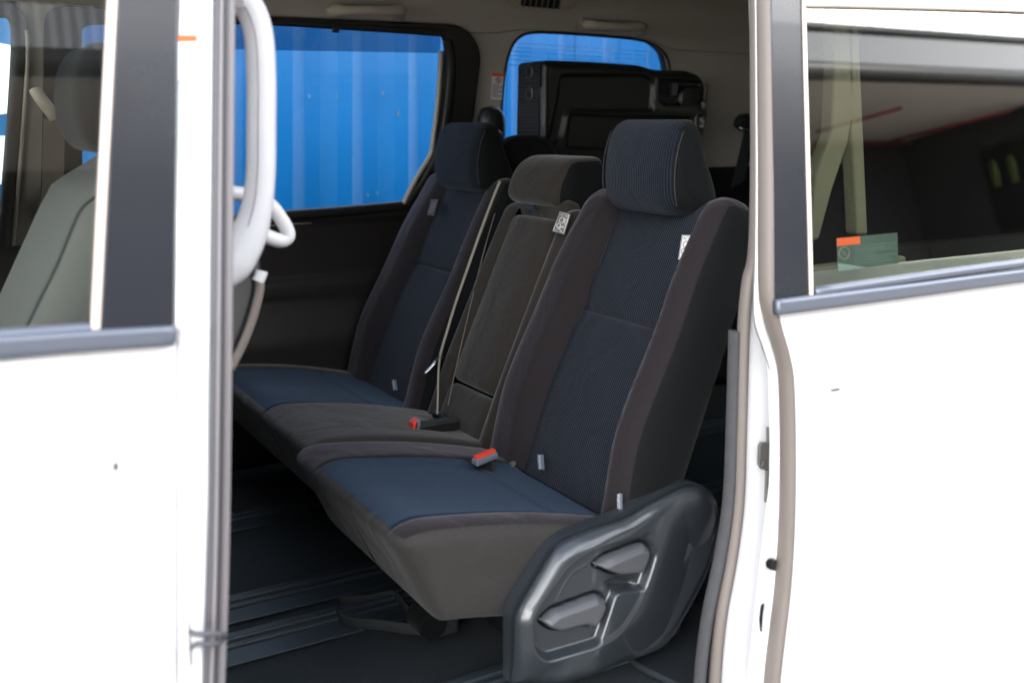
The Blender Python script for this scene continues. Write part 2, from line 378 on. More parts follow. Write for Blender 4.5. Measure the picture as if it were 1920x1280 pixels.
mk('roof', *bx(-6, 30, -20, -GL-.3, CZ+.1, CZ+.75), M['gutter'], bd, smooth=False)
for (xa, ya, xb, yb) in ((13.02, -9.39, 13.35, -7.9), (15.75, -10.09, 16.25, -7.96), (8.0, -10.2, 16.6, -10.35)):
    mk('sprinkler_pipe', *tube([(xa, ya, CZ-.12), (xb, yb, CZ-.12)], .028, 8, up=(0, 0, 1), sm=0), M['pipe'], bd)
mk('window', *bx(16.70, 16.75, -9.05, -7.75, .9, 2.2), M['side'], bd, smooth=False)
for i, (xx, lab) in enumerate(((-8.9, 'yellow-green hi-vis vest hanging leftmost in the dark warehouse window'), (-8.55, 'yellow-green hi-vis vest hanging between the two other vests in the warehouse window'), (-8.2, 'yellow-green hi-vis vest hanging nearest the picture edge in the warehouse window'))):
    o = mk('hi_vis_vest', *prism([(16.62, xx, 1.88), (16.62, xx+.05, 1.98), (16.62, xx+.12, 1.98), (16.62, xx+.17, 1.86), (16.62, xx+.15, 1.5), (16.62, xx+.02, 1.5)], (.05, 0, 0)), M['vest'], None)
    tag(o, lab, 'vest', 'vests hanging in the warehouse window')

# ================================================================== THE VAN
van = thing('minivan', (1.0, 2.0, -H), 'white minivan with its sliding door open, showing beige headliner and dark trim', 'van')
def vp(name, data, m, parent=van, **k): return mk(name, data[0], data[1], m, parent, **k)

# inner shell: far side curved section, far wall up to the roof
SY = [2.80, 2.80, 2.735, 2.712, 2.66, 2.57, 2.40, 2.0, 1.7, 1.50, 1.40, 1.345]
SZ = [-.95, -.28, .22, .305, .385, .435, .462, .475, .470, .452, .42, .36]
SL = np.concatenate([[0], np.cumsum(np.hypot(np.diff(SY), np.diff(SZ)))])
def zs_(z): return np.interp(z, SZ[:8], SL[:8])
def smoothsec(s):                                # rounded section
    w = .03; y = z = 0
    for k in np.linspace(-w, w, 7):
        y = y + np.interp(s+k, SL, SY)/7; z = z + np.interp(s+k, SL, SZ)/7
    return y, z
def wallmap(off=0.0):
    def f(x, s):
        y, z = smoothsec(s); y2, z2 = smoothsec(s+.002); dy, dz = y2-y, z2-z; l = np.hypot(dy, dz)+1e-9
        return x, y - dz/l*off, z + dy/l*off
    return f
def onwall(px, py, off=0.0):                     # (x, s) where the sight line meets the far wall
    r = ray(px, py); ts = np.linspace(1.5, 4.5, 1500)
    P = r[None, :]*ts[:, None]; best = None
    ys = np.interp(P[:, 2], SZ[:8], SY[:8]) - off
    d = P[:, 1]-ys; i = np.nonzero(d > 0)[0][0]
    a = d[i-1]/(d[i-1]-d[i]); p = P[i-1]*(1-a)+P[i]*a
    return (p[0], float(zs_(p[2])))
def wpoly(px, off=0.0): return [onwall(*p, off=off) for p in px]

win1 = rpoly(wpoly([(150, 46), (501, 38), (822, 61), (829, 92), (806, 283), (752, 378), (540, 397), (150, 425)]), [.02, .02, .05, .02, .06, .03, .02, .02])
opening1 = rpoly(wpoly([(118, 20), (501, 33), (858, 50), (897, 92), (878, 226), (846, 330), (800, 392), (118, 440)]), [.05, .02, .10, .08, .05, .05, .03, .03])
win2 = rpoly(wpoly([(940, 300), (940, 215), (946, 140), (957, 94), (975, 70), (1000, 62), (1050, 63), (1120, 68), (1185, 74), (1222, 84), (1244, 102), (1252, 130), (1250, 300)]), .02)
win0 = rpoly(wpoly([(-900, 18), (20, 20), (38, 60), (10, 450), (-20, 560), (-900, 620)]), [.02, .05, .05, .04, .04, .02])
beltS = float(zs_(-.31))
def shell_sd(u, s):
    d = np.maximum(np.maximum(-1.25-u, u-3.2), np.maximum(beltS-.03-s, s-SL[-1]))
    for h in (opening1, win2, win0): d = np.maximum(d, -sdpoly(u, s, h))
    return d
sh = sheet(-1.9, 3.15, beltS-.03, SL[-1]-.001, .016, wallmap(0), shell_sd)
vp('headliner', sh, M['beige'], solid=.035, rim=M['rubber'])
# headliner seam above the windows
seam = [np.array(wallmap(.002)(*onwall(px, py))) for px, py in ((880, 62), (930, 62), (960, 58), (1000, 56), (1150, 66), (1215, 74), (1260, 92), (1330, 97), (1410, 102), (1500, 108))]
vp('headliner_seam', tube(seam, .0016, 6, sm=4), M['olive'])
# pocket above the quarter window: a lip that shades the glass top
lip = [np.array(wallmap(.004)(*onwall(px, py))) for px, py in ((939, 290), (939, 215), (945, 140), (956, 93), (974, 69), (1000, 61), (1050, 62), (1120, 67), (1185, 73), (1223, 83), (1246, 102), (1254, 130), (1253, 180))]
vp('window_gasket', tube(lip, .0045, 8, sm=6), M['rubber'])

# far sliding door: dark trim panel with its window opening and frame
lowbelt = float(zs_(-.93))
def door_sd(u, s):
    out = rpoly([(.29, lowbelt), (.29, onwall(118, 20)[1]+.01)] + wpoly([(501, 32), (862, 48), (893, 95), (876, 228), (848, 325)]) + [(1.53, beltS-.05), (1.53, lowbelt)], [.01, .05, .02, .1, .08, .05, .05, .03, .02])
    return np.maximum(sdpoly(u, s, out), -sdpoly(u, s, win1))
arm = rpoly(wpoly([(440, 412), (752, 404), (768, 416), (762, 452), (742, 512), (440, 534)]), .02)
arm_l = np.array(arm)
def door_map(u, s):
    x, y, z = wallmap(0)(u, s); d1 = sdpoly(u, s, win1)
    off = .012 + .012*ss(.0, .03, d1)                       # moulded frame stands proud, falling to the glass
    da = sdpoly(u, s, arm); off = off - .012*ss(.004, -.008, da)
    zz = z; sc = .004*np.exp(-((zz + .50 + .02*(u-1))/.004)**2); off = off - sc
    off = off + .03*ss(-.5, -.62, zz)
    return x, y-off, z
da_ = sheet(.28, 1.56, lowbelt, onwall(501, 20)[1]+.02, .0105, door_map, door_sd)
fd = vp('far_sliding_door', da_, M['dtrim'], solid=-.012, rim=M['rubber'])
# cloth insert, armrest groove, black frame, glass
cl_ = sheet(.3, 1.5, beltS-.45, beltS+.1, .012, lambda u, s: (wallmap(.016)(u, s)), lambda u, s: np.maximum(sdpoly(u, s, arm)+.006, 0*u-1))
mk('door_cloth', *cl_, M['dcloth'], fd)
for pts_, wd, nm, mm, off in (
    ([(868, 56), (885, 75), (893, 110), (884, 190), (870, 250), (850, 318), (818, 365), (790, 380)], .010, 'frame_seal', M['rubber'], .02),
    ([(838, 70), (846, 110), (842, 180), (832, 250), (815, 300), (790, 345), (765, 378)], .017, 'frame_trim', M['black'], .032),
    ([(827, 92), (822, 180), (812, 262), (806, 290), (785, 325), (766, 360), (757, 379)], .0075, 'frame_edge', M['olive'], .032)):
    pp = [np.array(wallmap(off)(*onwall(*q, off=off))) for q in pts_]
    mk(nm, *tube(pp, wd, 10, sm=6, ry=.010), mm, fd)
pp = [np.array(wallmap(.018)(*onwall(*q))) for q in ((160, 34), (300, 34), (501, 39), (640, 48), (760, 56), (835, 62))]
mk('frame_seal', *tube(pp, .010, 8, sm=4), M['black'], fd)
pp = [np.array(wallmap(.03)(*onwall(*q, off=.03))) for q in ((440, 412), (540, 402), (640, 394), (752, 384), (800, 379))]
mk('window_sill', *tube(pp, .016, 10, sm=4, ry=.012), M['black'], fd)
pp = [np.array(wallmap(.022)(*onwall(*q, off=.02))) for q in ((440, 426), (600, 415), (735, 406), (758, 412), (762, 430), (760, 460), (750, 496))]
mk('armrest_edge', *tube(pp, .0035, 8, sm=6), M['olive'], fd)
pp = [np.array(wallmap(.03)(*onwall(*q, off=.03))) for q in ((622, 46), (634, 47), (634, 57), (622, 56))]
mk('shade_catch', *prism(pp, (0, -.012, 0)), M['black'], fd, smooth=False, bevel=.002)
def pane(name, poly_px, m, parent, off):
    P2 = rpoly(wpoly(poly_px), .01); c = np.mean(np.array(P2), 0)
    P3 = [np.array((u, np.interp(s, SL, SY)+.012+off, np.interp(s, SL, SZ))) for u, s in P2]
    return mk(name, *prism(P3, (0, .004, 0)), m, parent, smooth=False)
pane('window_glass', [(140, 25), (505, 30), (840, 50), (845, 92), (820, 290), (765, 395), (540, 410), (140, 440)], G_far, fd, .03)
pane('window_glass', [(140, 20), (505, 28), (842, 48), (840, 98), (505, 92), (140, 84)], G_shade, fd, .04).__setitem__('label', 'darker tinted strip along the top of the far window')
pane('window_glass', [(120, 30), (505, 30), (140, 30)], G_far, fd, .05) if False else None

# far quarter window with antenna wires
qw = pane('quarter_window', [(925, 50), (1000, 50), (1220, 60), (1262, 90), (1258, 330), (915, 370)], glass('quarter_glass', (.86, .92, 1), 1.1), van, .02)
wires = []
for k, yy in enumerate((82, 90, 98, 106, 114, 124)):
    a = onwall(948, yy-4); b = onwall(1250, yy+16)
    for t0 in (0,):
        pa = np.array((a[0], np.interp(a[1], SL, SY)+.028, np.interp(a[1], SL, SZ))); pb = np.array((b[0], np.interp(b[1], SL, SY)+.028, np.interp(b[1], SL, SZ)))
        wires.append(tube([pa, pb], .0007, 5, sm=0))
for xx in (962, 1088, 1222):
    a = onwall(xx, 60); b = onwall(xx-8, 300)
    pa = np.array((a[0], np.interp(a[1], SL, SY)+.028, np.interp(a[1], SL, SZ))); pb = np.array((b[0], np.interp(b[1], SL, SY)+.028, np.interp(b[1], SL, SZ)))
    wires.append(tube([pa, pb], .0007, 5, up=(0, 1, 0), sm=0))
mk('antenna_wire', *join(wires), M['ink'], qw)
# far front door: window glass, black frame, dark panel
ff = vp('far_front_door', sheet(-1.5, .275, lowbelt, beltS+.02, .03, wallmap(.02), lambda u, s: np.maximum(0*u-1, s-beltS-.01)), M['dtrim'], solid=-.01)
pp = [np.array(wallmap(.012)(*onwall(*q))) for q in ((-300, 14), (0, 17), (22, 22), (34, 45), (36, 90), (30, 200), (20, 330), (8, 470), (-5, 560))]
mk('frame_seal', *tube(pp, .020, 10, sm=6, ry=.012), M['black'], ff)
pp = [np.array(wallmap(.020)(*onwall(*q))) for q in ((48, 55), (50, 110), (44, 200), (34, 330), (22, 470), (14, 560))]
mk('frame_edge', *tube(pp, .0045, 8, sm=6), M['beigep'], ff)
pane('window_glass', [(-880, 0), (30, 5), (50, 60), (25, 470), (-10, 590), (-880, 640)], G_clear, ff, .03)
# rear lower side trim
vp('rear_side_trim', sheet(1.52, 3.15, lowbelt, float(zs_(-.155)), .03, wallmap(.02), lambda u, s: np.maximum(0*u-1, -sdpoly(u, s, win2))), M['black'], solid=-.01)
# outer body: far side skin, roof, rear, front, floor pan
def out_sd(u, s):
    d = np.maximum(np.maximum(-1.3-u, u-3.2), np.maximum(beltS-.03-s, s-SL[5]))
    for h in (win1, win2, win0): d = np.maximum(d, -(sdpoly(u, s, h)-.055))
    return d
vp('outer_skin', sheet(-1.3, 3.2, beltS-.03, SL[5], .02, wallmap(-.075), out_sd), M['white'], solid=.02, rim=M['rubber'])
vp('outer_skin', join([bx(-1.9, 3.2, 2.87, 2.90, -1.15, -.33)]), M['white'], smooth=False, bevel=.01)
vp('roof', join([bx(-1.27, 3.3, 1.42, 2.62, .52, .55)]), M['white'], smooth=False, bevel=.02)
vp('tailgate', join([bx(3.15, 3.22, 1.25, 2.88, -1.0, .5)]), M['dtrim'], smooth=False, bevel=.02)
vp('dashboard', join([bx(-1.0, -.6, 1.3, 2.8, -.95, -.25), bx(-2.2, -1.0, 1.25, 2.85, -1.1, -.35)]), M['black'], smooth=False, bevel=.04)
vp('added_sun_blocker', join([bx(-.6, .2, 1.96, 2.22, -.95, -.33)]), M['black'], smooth=False, bevel=.03)  # unseen box added to keep sun from the front off the floor
vp('floor', join([bx(-1.3, 3.2, 1.30, 2.86, -1.02, -.952)]), M['carpet'], smooth=False)
wsc = [(-2.1, 1.35, -.33), (-2.1, 2.75, -.33), (-1.26, 2.60, .47), (-1.26, 1.5, .47)]
vp('windscreen', prism(wsc, (.0, 0, .004)), G_clear, smooth=False)

# carpet surface, seat rails
fl = sheet(-.6, 2.9, 1.33, 2.80, .03, lambda u, v: (u, v, -.95 + .004*np.sin(u*9)*np.sin(v*11)), lambda u, v: 0*u-1)
vp('carpet', fl, M['carpet'])
for yy, w in ((1.52, .045), (1.865, .05), (2.015, .05), (2.45, .05)):
    vp('seat_rail', join([bx(-.3, 2.6, yy-w/2, yy-w/2+.012, -.949, -.938), bx(-.3, 2.6, yy-.006, yy+.006, -.949, -.934), bx(-.3, 2.6, yy+w/2-.012, yy+w/2, -.949, -.938)]), M['rail'], smooth=False, bevel=.003)
    vp('rail_cover', join([bx(-.3, 2.6, yy-w/2-.055, yy-w/2-.004, -.948, -.943)]), M['rail'], smooth=False, bevel=.002)

# ---- assist handles and vent on the headliner
def assist(px):
    P = [np.array(wallmap(o)(*onwall(*q, off=o))) for q, o in px]
    return tube(P, .0165, 12, sm=8, ry=.013, scale=[1.3, 1.1, .8, .75, .8, 1.1, 1.3], p=2.6)
a1 = vp('assist_handle', assist([((620, 22), -.004), ((632, 8), .032), ((650, 1), .050), ((690, -2), .056), ((730, 1), .052), ((752, 6), .036), ((748, 30), -.004)]), M['beigep'])
a2 = vp('assist_handle', assist([((1090, 46), -.004), ((1102, 36), .032), ((1122, 31), .052), ((1150, 31), .056), ((1180, 34), .052), ((1203, 41), .036), ((1190, 60), -.004)]), M['beigep'])
def hmap(q, o=.003): return np.array(wallmap(o)(*onwall(*q)))
vc = rpoly([hmap((955, -30)), hmap((950, 4)), hmap((965, 14)), hmap((1056, 20)), hmap((1078, 0)), hmap((1085, -28))], .01)
nrm = np.array((0, -.75, -.66))
vt = vp('air_vent', prism(vc, nrm*.012), M['beigep'], smooth=False, bevel=.004)
ins_ = [hmap((975, -25), .017), hmap((972, 5), .017), hmap((1040, 11), .017), hmap((1056, -22), .017)]
mk('vent_opening', *prism(ins_, nrm*.002), M['black'], vt, smooth=False)
sl = []
for k in range(7):
    a = hmap((976 + k*11, 7 + k*.9), .021); b = hmap((984 + k*11, -22), .021); sl.append(tube([a, b], .0022, 6, sm=0))
mk('vent_slats', *join(sl), M['olive'], vt)

# ---- stickers
def sticker(name, corners, thick, parent, m, label=None, lines=True, header=None, ringc=None, hd=None):
    c = [np.array(p) for p in corners]                     # tl, tr, br, bl
    n = np.cross(c[1]-c[0], c[3]-c[0]); n /= np.linalg.norm(n)
    if np.dot(n, c[0]) > 0: n = -n
    def at(u, v, o=0): return (c[0]*(1-u)+c[1]*u)*(1-v) + (c[3]*(1-u)+c[2]*u)*v + n*o
    o = mk(name, *prism([at(0,0), at(1,0), at(1,1), at(0,1)], n*thick), m, parent, smooth=False, label=label)
    return o, at
ctr = [np.array(wallmap(.006)(*onwall(*q))) for q in ((921, 137), (945, 138), (942, 187), (918, 186))]
stk, at = sticker('warning_sticker', ctr, .0006, van, M['label'], 'small white warning sticker with orange header on the rear pillar')
mk('sticker_header', *prism([at(0,0,.001), at(1,0,.001), at(1,.12,.001), at(0,.12,.001)], (0, -.0004, 0)), M['orange'], stk, smooth=False)
cc = [at(.5+.2*math.cos(a), .26+.105*math.sin(a), .0014) for a in np.linspace(0, 2*math.pi, 20, endpoint=False)]
mk('prohibition_sign', *join([tube(cc, .0012, 5, sm=0, closed=True), tube([at(.36,.19,.0014), at(.64,.33,.0014)], .001, 5, sm=0), tube([at(.5,.2,.0014), at(.5,.32,.0014)], .0016, 5, sm=0)]), M['pipe'], stk)
tl = []
for k in range(9):
    v = .42 + k*.058; e = .92 if k % 3 else .55
    tl.append(prism([at(.08, v, .001), at(e, v, .001), at(e, v+.028, .001), at(.08, v+.028, .001)], (0, -.0003, 0)))
mk('printed_lines', *join(tl), M['inkg'], stk, smooth=False)

# ================================================================== NEAR BODY SIDE
def bpoly(px, Y=1.2): return [body(*p, Y=Y) for p in px]
TH = (0, .03, 0)
# front door
fr = thing('front_door', (-.1, 1.2, -1.1), '', '')
COL.objects.unlink(fr); 
fdoor = vp('front_door', prism([(-.80, 1.2, -1.12), (.268, 1.2, -1.12), (.268, 1.2, -.249), (-.80, 1.2, -.249)], TH), M['white'], bevel=.004, smooth=False)
def fp(name, px, m, Y=1.2, th=.02, bev=.002, **k): return mk(name, *prism(bpoly(px, Y), (0, th, 0)), m, fdoor, smooth=False, bevel=bev, **k)
mo = [body(q[0], q[1], 1.19) for q in ((-700, 692), (-300, 672), (0, 650), (160, 639), (326, 629))]
mk('belt_moulding', *tube(mo, .0118, 14, sm=4, ry=.007, p=3.4), M['chrome'], fdoor)
mo = [body(q[0], q[1], 1.20) for q in ((-700, 668), (-300, 650), (0, 630), (110, 622), (178, 617))]
mk('belt_moulding', *tube(mo, .0080, 12, sm=4, ry=.008, p=2.6), M['chrome'], fdoor)
fp('pillar_trim', [(220, -160), (342, -160), (334, 0), (325, 622), (187, 622), (221, 0)], M['frit'], 1.193, .012)
fp('window_trim', [(206, -160), (228, -160), (221, 0), (188, 620), (172, 620), (203, 0)], M['edge'], 1.19, .012)
gl = [body(q[0], q[1], 1.204) for q in ((-900, -160), (214, -160), (208, 0), (176, 625), (-900, 690))]
mk('window_glass', *prism(gl, (0, .004, 0)), G_door, fdoor, smooth=False)
hx = onY(0, 905, 1.2); 
mk('door_handle', *tube([onY(-260, 905, 1.165), onY(-180, 912, 1.155), onY(0, 902, 1.155), onY(120, 884, 1.158), onY(170, 870, 1.19)], .013, 10, ry=.009), M['white'], fdoor)
mk('keyhole', *boxd(onY(217, 874, 1.199), (.003, .004, .007)), M['black'], fdoor, smooth=False)
# B pillar
bpw = [body(335, -160), body(408, -160), body(402, 0), body(396, 640), onY(390, 1100, 1.2), onY(384, 1280, 1.2), (.305, 1.2, -.85), (.30, 1.2, -1.12), (.262, 1.2, -1.12), body(330, 640), body(335, 0)]
def two(name, px, zsplit, m, parent, Y, th):
    pass
up = bpoly([(336, -200), (410, -200), (402, 0), (399, 300), (396, 622), (327, 622), (336, 0)])
lo_ = [(.2695, 1.2, -.225), onY(396, 605, 1.2), onY(394, 900, 1.2), onY(388, 1100, 1.2), onY(382, 1290, 1.2), onY(360, 1700, 1.2), (.2695, 1.2, -1.12)]
bp_ = vp('centre_pillar', join([prism(up, (0, .11, 0)), prism(lo_, (0, .11, 0))]), M['white'], smooth=False, bevel=.004)
st = [body(352, y, 1.197) for y in ()]
c = [body(*q, Y=1.197) for q in ((334, 66), (369, 66), (369, 78), (334, 77))]
mk('orange_sticker', *prism(c, (0, -.0008, 0)), M['orange'], bp_, smooth=False)
c = [body(*q, Y=1.198) for q in ((334, 79), (366, 79), (362, 150), (334, 152))]
mk('pillar_label', *prism(c, (0, -.0006, 0)), mat('faint_label', (.78, .74, .76), .5), bp_, smooth=False)
pth = lambda dx, Y: [body(404+dx, -150, Y), body(402+dx, 0, Y), body(399+dx, 300, Y), body(396+dx, 640, Y), onY(392+dx, 950, Y), onY(388+dx, 1130, Y), onY(382+dx, 1290, Y), onY(374+dx, 1600, Y)]
vp('door_seal', tube(pth(6, 1.205), .006, 10, sm=5, ry=.010, p=3), M['sealdk'])
vp('door_seal', tube(pth(12, 1.200), .0025, 10, sm=5, ry=.008, p=3), M['seal2'])
vp('door_seal', tube(pth(17, 1.215), .004, 10, sm=5, ry=.012, p=3), M['sealdk'])
vp('door_seal', tube(pth(27, 1.215), .0075, 12, sm=5, ry=.012), M['seal2'])
# little check strap loop near the foot of the pillar
q = [onY(*p, 1.185) for p in ((352, 1152), (355, 1165), (357, 1200), (359, 1245), (356, 1244), (353, 1190))]
br = vp('strap_anchor', prism(q, (0, -.006, 0)), M['sealdk'], smooth=False, bevel=.001)
mk('anchor_loop', *join([tube([onY(357, 1184, 1.183), onY(368, 1188, 1.17), onY(395, 1187, 1.165), onY(415, 1189, 1.17), onY(422, 1194, 1.19)], .0035, 8),
                  tube([onY(358, 1214, 1.183), onY(368, 1207, 1.17), onY(392, 1206, 1.165), onY(410, 1204, 1.17), onY(420, 1197, 1.19)], .003, 8)]), M['sealdk'], br)
# grab handle on the pillar
gp = [(418, -60), (440, -10), (466, 12), (484, 60), (490, 140), (490, 240), (489, 320), (482, 385), (466, 440), (440, 487), (415, 505)]
vp('grab_handle', tube([onY(x, y, 1.33) for x, y in gp], .0195, 16, sm=8, ry=.017, scale=[1.3, 1.2, 1.0, 1.0, 1.0, 1.0, 1.0, 1.05, 1.25, 1.4, 1.4]), M['greyh2'], label='thick pale grey vertical grab handle on the centre pillar')
gh = [o for o in COL.objects if o.name.startswith('grab_handle')][0]
ROOTg = ROOT[gh.name]
mk('mould_line', *tube([onY(x-6, y, 1.3125) for x, y in gp[2:-2]], .0009, 6, sm=6), M['seal2'], gh)
for q in ((447, 6), (446, 488)):
    c_ = onY(q[0], q[1], 1.311); mk('screw_cap', *prism([(c_[0]+.007*math.cos(a), c_[1], c_[2]+.007*math.sin(a)) for a in np.linspace(0, 2*math.pi, 16, endpoint=False)], (0, -.003, 0)), M['seal2'], gh, smooth=False, bevel=.001)
# inner B pillar block (behind the seals)
vp('inner_pillar', join([prism([body(340, -200, 1.32), body(432, -200, 1.32), body(425, 640, 1.32), body(336, 640, 1.32)], (0, .04, 0)), prism([onY(330, 640, 1.32), onY(420, 640, 1.32), onY(402, 1300, 1.32), onY(380, 1800, 1.32), onY(310, 1800, 1.32)], (0, .04, 0))]), M['beigep'], smooth=False, bevel=.006)
# sill
vp('sill', join([bx(.25, 1.35, 1.20, 1.33, -1.12, -.985)]), M['white'], smooth=False, bevel=.01)
vp('sill_step', join([bx(.25, 1.35, 1.215, 1.34, -.984, -.955)]), M['black'], smooth=False, bevel=.008)
sm_ = [(x, y, -.945) for x, y in rpoly([(1.13, 1.24), (1.34, 1.24), (1.34, 1.55), (1.16, 1.55), (1.08, 1.44)], .05)]
vp('step_mat', prism(sm_, (0, 0, .012)), M['plastic'], bevel=.004, smooth=False)

# rear of the opening: body quarter panel and jamb
jamb_px = [(1408, -200), (1412, 0), (1416, 300), (1413, 470), (1398, 540), (1392, 620), (1388, 800), (1383, 950), (1368, 1060), (1350, 1150), (1342, 1290), (1338, 1500)]
jw = [body(x, y, 1.235) for x, y in jamb_px]
zl = [p[2] for p in jw]
V = []; Fc = []
for p in cr(jw, 6):
    yb = 1.235 if p[2] < ZB else 1.235+TK*(p[2]-ZB)
    for k, (dx, dy) in enumerate(((.125, .12), (.006, .012), (.012, .004), (.024, 0), (.10, -.004), (2.0, -.004))): V.append((p[0]+dx if k < 5 else 3.2, yb+dy, p[2]))
n = len(V)//6
for i in range(n-1):
    for k in range(5): Fc.append((i*6+k, i*6+k+1, (i+1)*6+k+1, (i+1)*6+k))
# quarter panel skin with window hole is kept simple: the skin stops at the belt behind the sliding door
Fq = [f for f in Fc if not (f[1] % 6 == 5 and V[f[0]][2] > ZB)]
vp('quarter_panel', (V, Fq), M['white'], solid=.004)
vp('quarter_header', join([prism([(1.2, 1.285, .34), (3.2, 1.285, .34), (3.2, 1.40, .52), (1.2, 1.40, .52)], (0, .03, 0))]), M['white'], smooth=False)
vp('quarter_inner_trim', join([prism([(1.62, 1.36, ZB), (3.2, 1.36, ZB), (3.2, 1.36, -.9), (1.42, 1.36, -.9)], (0, .03, 0))]), M['black'], smooth=False)
# header over the door opening
vp('door_header', join([prism([(-.9, 1.30, .30), (1.25, 1.30, .30), (1.25, 1.42, .53), (-.9, 1.42, .53)], (0, .04, 0))]), M['white'], smooth=False)
wp = [(1414, -100), (1416, 0), (1418, 300), (1414, 470), (1402, 530), (1394, 620), (1389, 800), (1384, 940), (1370, 1050), (1352, 1150), (1341, 1260), (1336, 1400)]
vp('opening_weatherstrip', tube([body(x, y, 1.235) for x, y in wp], .0085, 12, sm=6, ry=.012), M['seal'])
vp('opening_weatherstrip', tube([body(x-17 - max(0, (y-900))*.03, y, 1.245) for x, y in wp[5:]], .0075, 12, sm=6, ry=.012), M['felt'])
# latch striker on the jamb
la = vp('latch_striker', prism([onY(*p, 1.222) for p in ((1436, 800), (1450, 800), (1452, 880), (1440, 884), (1437, 940), (1432, 940), (1434, 880), (1424, 878), (1419, 870), (1420, 835), (1424, 828), (1436, 828))], (0, -.006, 0)), mat('striker_grey', (.12, .11, .10), .5), smooth=False, bevel=.001)
mk('striker_bolt', *boxd(onY(1429, 868, 1.212), (.006, .006, .008)), M['metal'], la, smooth=False, bevel=.001)

# ---- sliding door, standing open outside the quarter panel
YD = 1.13
sdr_px_front = [(1446, -200), (1450, 0), (1452, 300), (1456, 560), (1462, 590), (1476, 660), (1484, 720), (1487, 850), (1485, 980), (1478, 1100), (1466, 1190), (1455, 1290), (1440, 1500)]
lowp = [onY(x, y, YD) for x, y in sdr_px_front[4:]]
zb_ = -.262
P = [onY(1456, 588, YD)] + lowp + [(lowp[-1][0], YD, -1.1), (2.15, YD, -1.1)]
bl = onY(1456, 588, YD)
P = [p for p in P] + [(2.15, YD, bl[2]+.012)]
sdoor = vp('sliding_door', prism(P, (0, .05, 0)), M['white'], smooth=False, bevel=.003, label='white sliding door slid open at the right with dark tinted window')
def sp(name, px, m, Y=YD, th=.012, bev=.002, parent=None, **k): return mk(name, *prism(bpoly(px, Y), (0, th, 0)), m, parent or sdoor, smooth=False, bevel=bev, **k)
sp('pillar_trim', [(1446, -200), (1505, -200), (1507, 0), (1512, 10), (1527, 552), (1452, 562), (1450, 300), (1446, 12)], M['frit'], YD-.005)
sp('window_trim', [(1505, -200), (1510, -200), (1512, 20), (1526, 553), (1521, 554), (1507, 20)], M['edge'], YD-.009, .010, .001)
gl = [body(*q, Y=YD+.002) for q in ((1508, 10), (2700, 56), (2700, 400), (2300, 470), (1920, 505), (1525, 560))]
gw = mk('window_glass', *prism(gl, (0, .004, 0)), G_priv, sdoor, smooth=False)
mo = [body(*q, Y=YD-.012) for q in ((1455, 576), (1520, 568), (1700, 545), (1920, 516), (2300, 470), (2700, 425))]
mk('belt_moulding', *tube(mo, .0118, 14, sm=4, ry=.007, p=3.4), M['chrome'], sdoor)
mo = [body(*q, Y=YD-.004) for q in ((1527, 548), (1700, 523), (1920, 493), (2300, 447), (2700, 402))]
mk('belt_moulding', *tube(mo, .0075, 12, sm=4, ry=.008, p=2.6), M['chrome'], sdoor)
sp('upper_frame', [(1446, -200), (2800, -200), (2800, 60), (1920, 24), (1505, 18), (1446, 10)], M['white'], YD+.004, .03)
mo = [body(*q, Y=YD-.002) for q in ((1508, 6), (1700, 11), (1920, 18), (2400, 36))]
mk('roof_trim', *tube(mo, .007, 10, sm=3, p=3), M['edge'], sdoor)
dp = [(1430, -160), (1433, 0), (1436, 300), (1436, 480), (1438, 560), (1450, 610), (1466, 665), (1474, 720), (1477, 850), (1475, 980), (1468, 1095), (1457, 1190), (1446, 1290), (1430, 1500)]
mk('edge_seal', *tube([body(x, y, YD+.012) for x, y in dp], .0078, 12, sm=6, ry=.016), M['seal'], sdoor)
dp2 = [(1422, -160), (1424, 0), (1426, 300), (1425, 480), (1423, 590), (1440, 650), (1452, 690), (1459, 740), (1462, 850), (1464, 980)]
mk('edge_lip', *tube([body(x, y, YD+.03) for x, y in dp2], .0085, 10, sm=6, ry=.006), M['white'], sdoor)
dp3 = [(1413, -160), (1415, 0), (1417, 300), (1416, 440), (1415, 590), (1430, 648), (1444, 690), (1453, 740), (1457, 850), (1459, 980), (1452, 1120)]
mk('edge_lip', *tube([body(x, y, YD+.04) for x, y in dp3], .0022, 8, sm=6), M['seal'], sdoor)
mk('front_face', *prism([onY(1446, 640, YD+.03), onY(1466, 700, YD+.03), onY(1470, 980, YD+.03), onY(1448, 1290, YD+.03), onY(1408, 1290, YD+.03), onY(1440, 1000, YD+.03), onY(1452, 900, YD+.03), onY(1457, 760, YD+.03)], (0, .01, 0)), M['white'], sdoor, smooth=False)
mk('rubber_stop', *prism([onY(*p, YD+.012) for p in ((1457, 1050), (1450, 1051), (1444, 1058), (1446, 1068), (1455, 1070))], (0, .01, 0)), M['black'], sdoor, smooth=False)
mk('drain_slot', *prism([onY(*p, YD+.012) for p in ((1430, 1130), (1427, 1150), (1425, 1182), (1423, 1160), (1426, 1135))], (0, -.004, 0)), M['black'], sdoor, smooth=False)
mk('painted_reflection', *prism([onY(*p, YD) for p in ((1558, 729), (1573, 727), (1573, 731), (1558, 733))], (0, -.002, 0)), M['chrome'], sdoor, smooth=False)  # bluish mark standing in for a reflection on the door
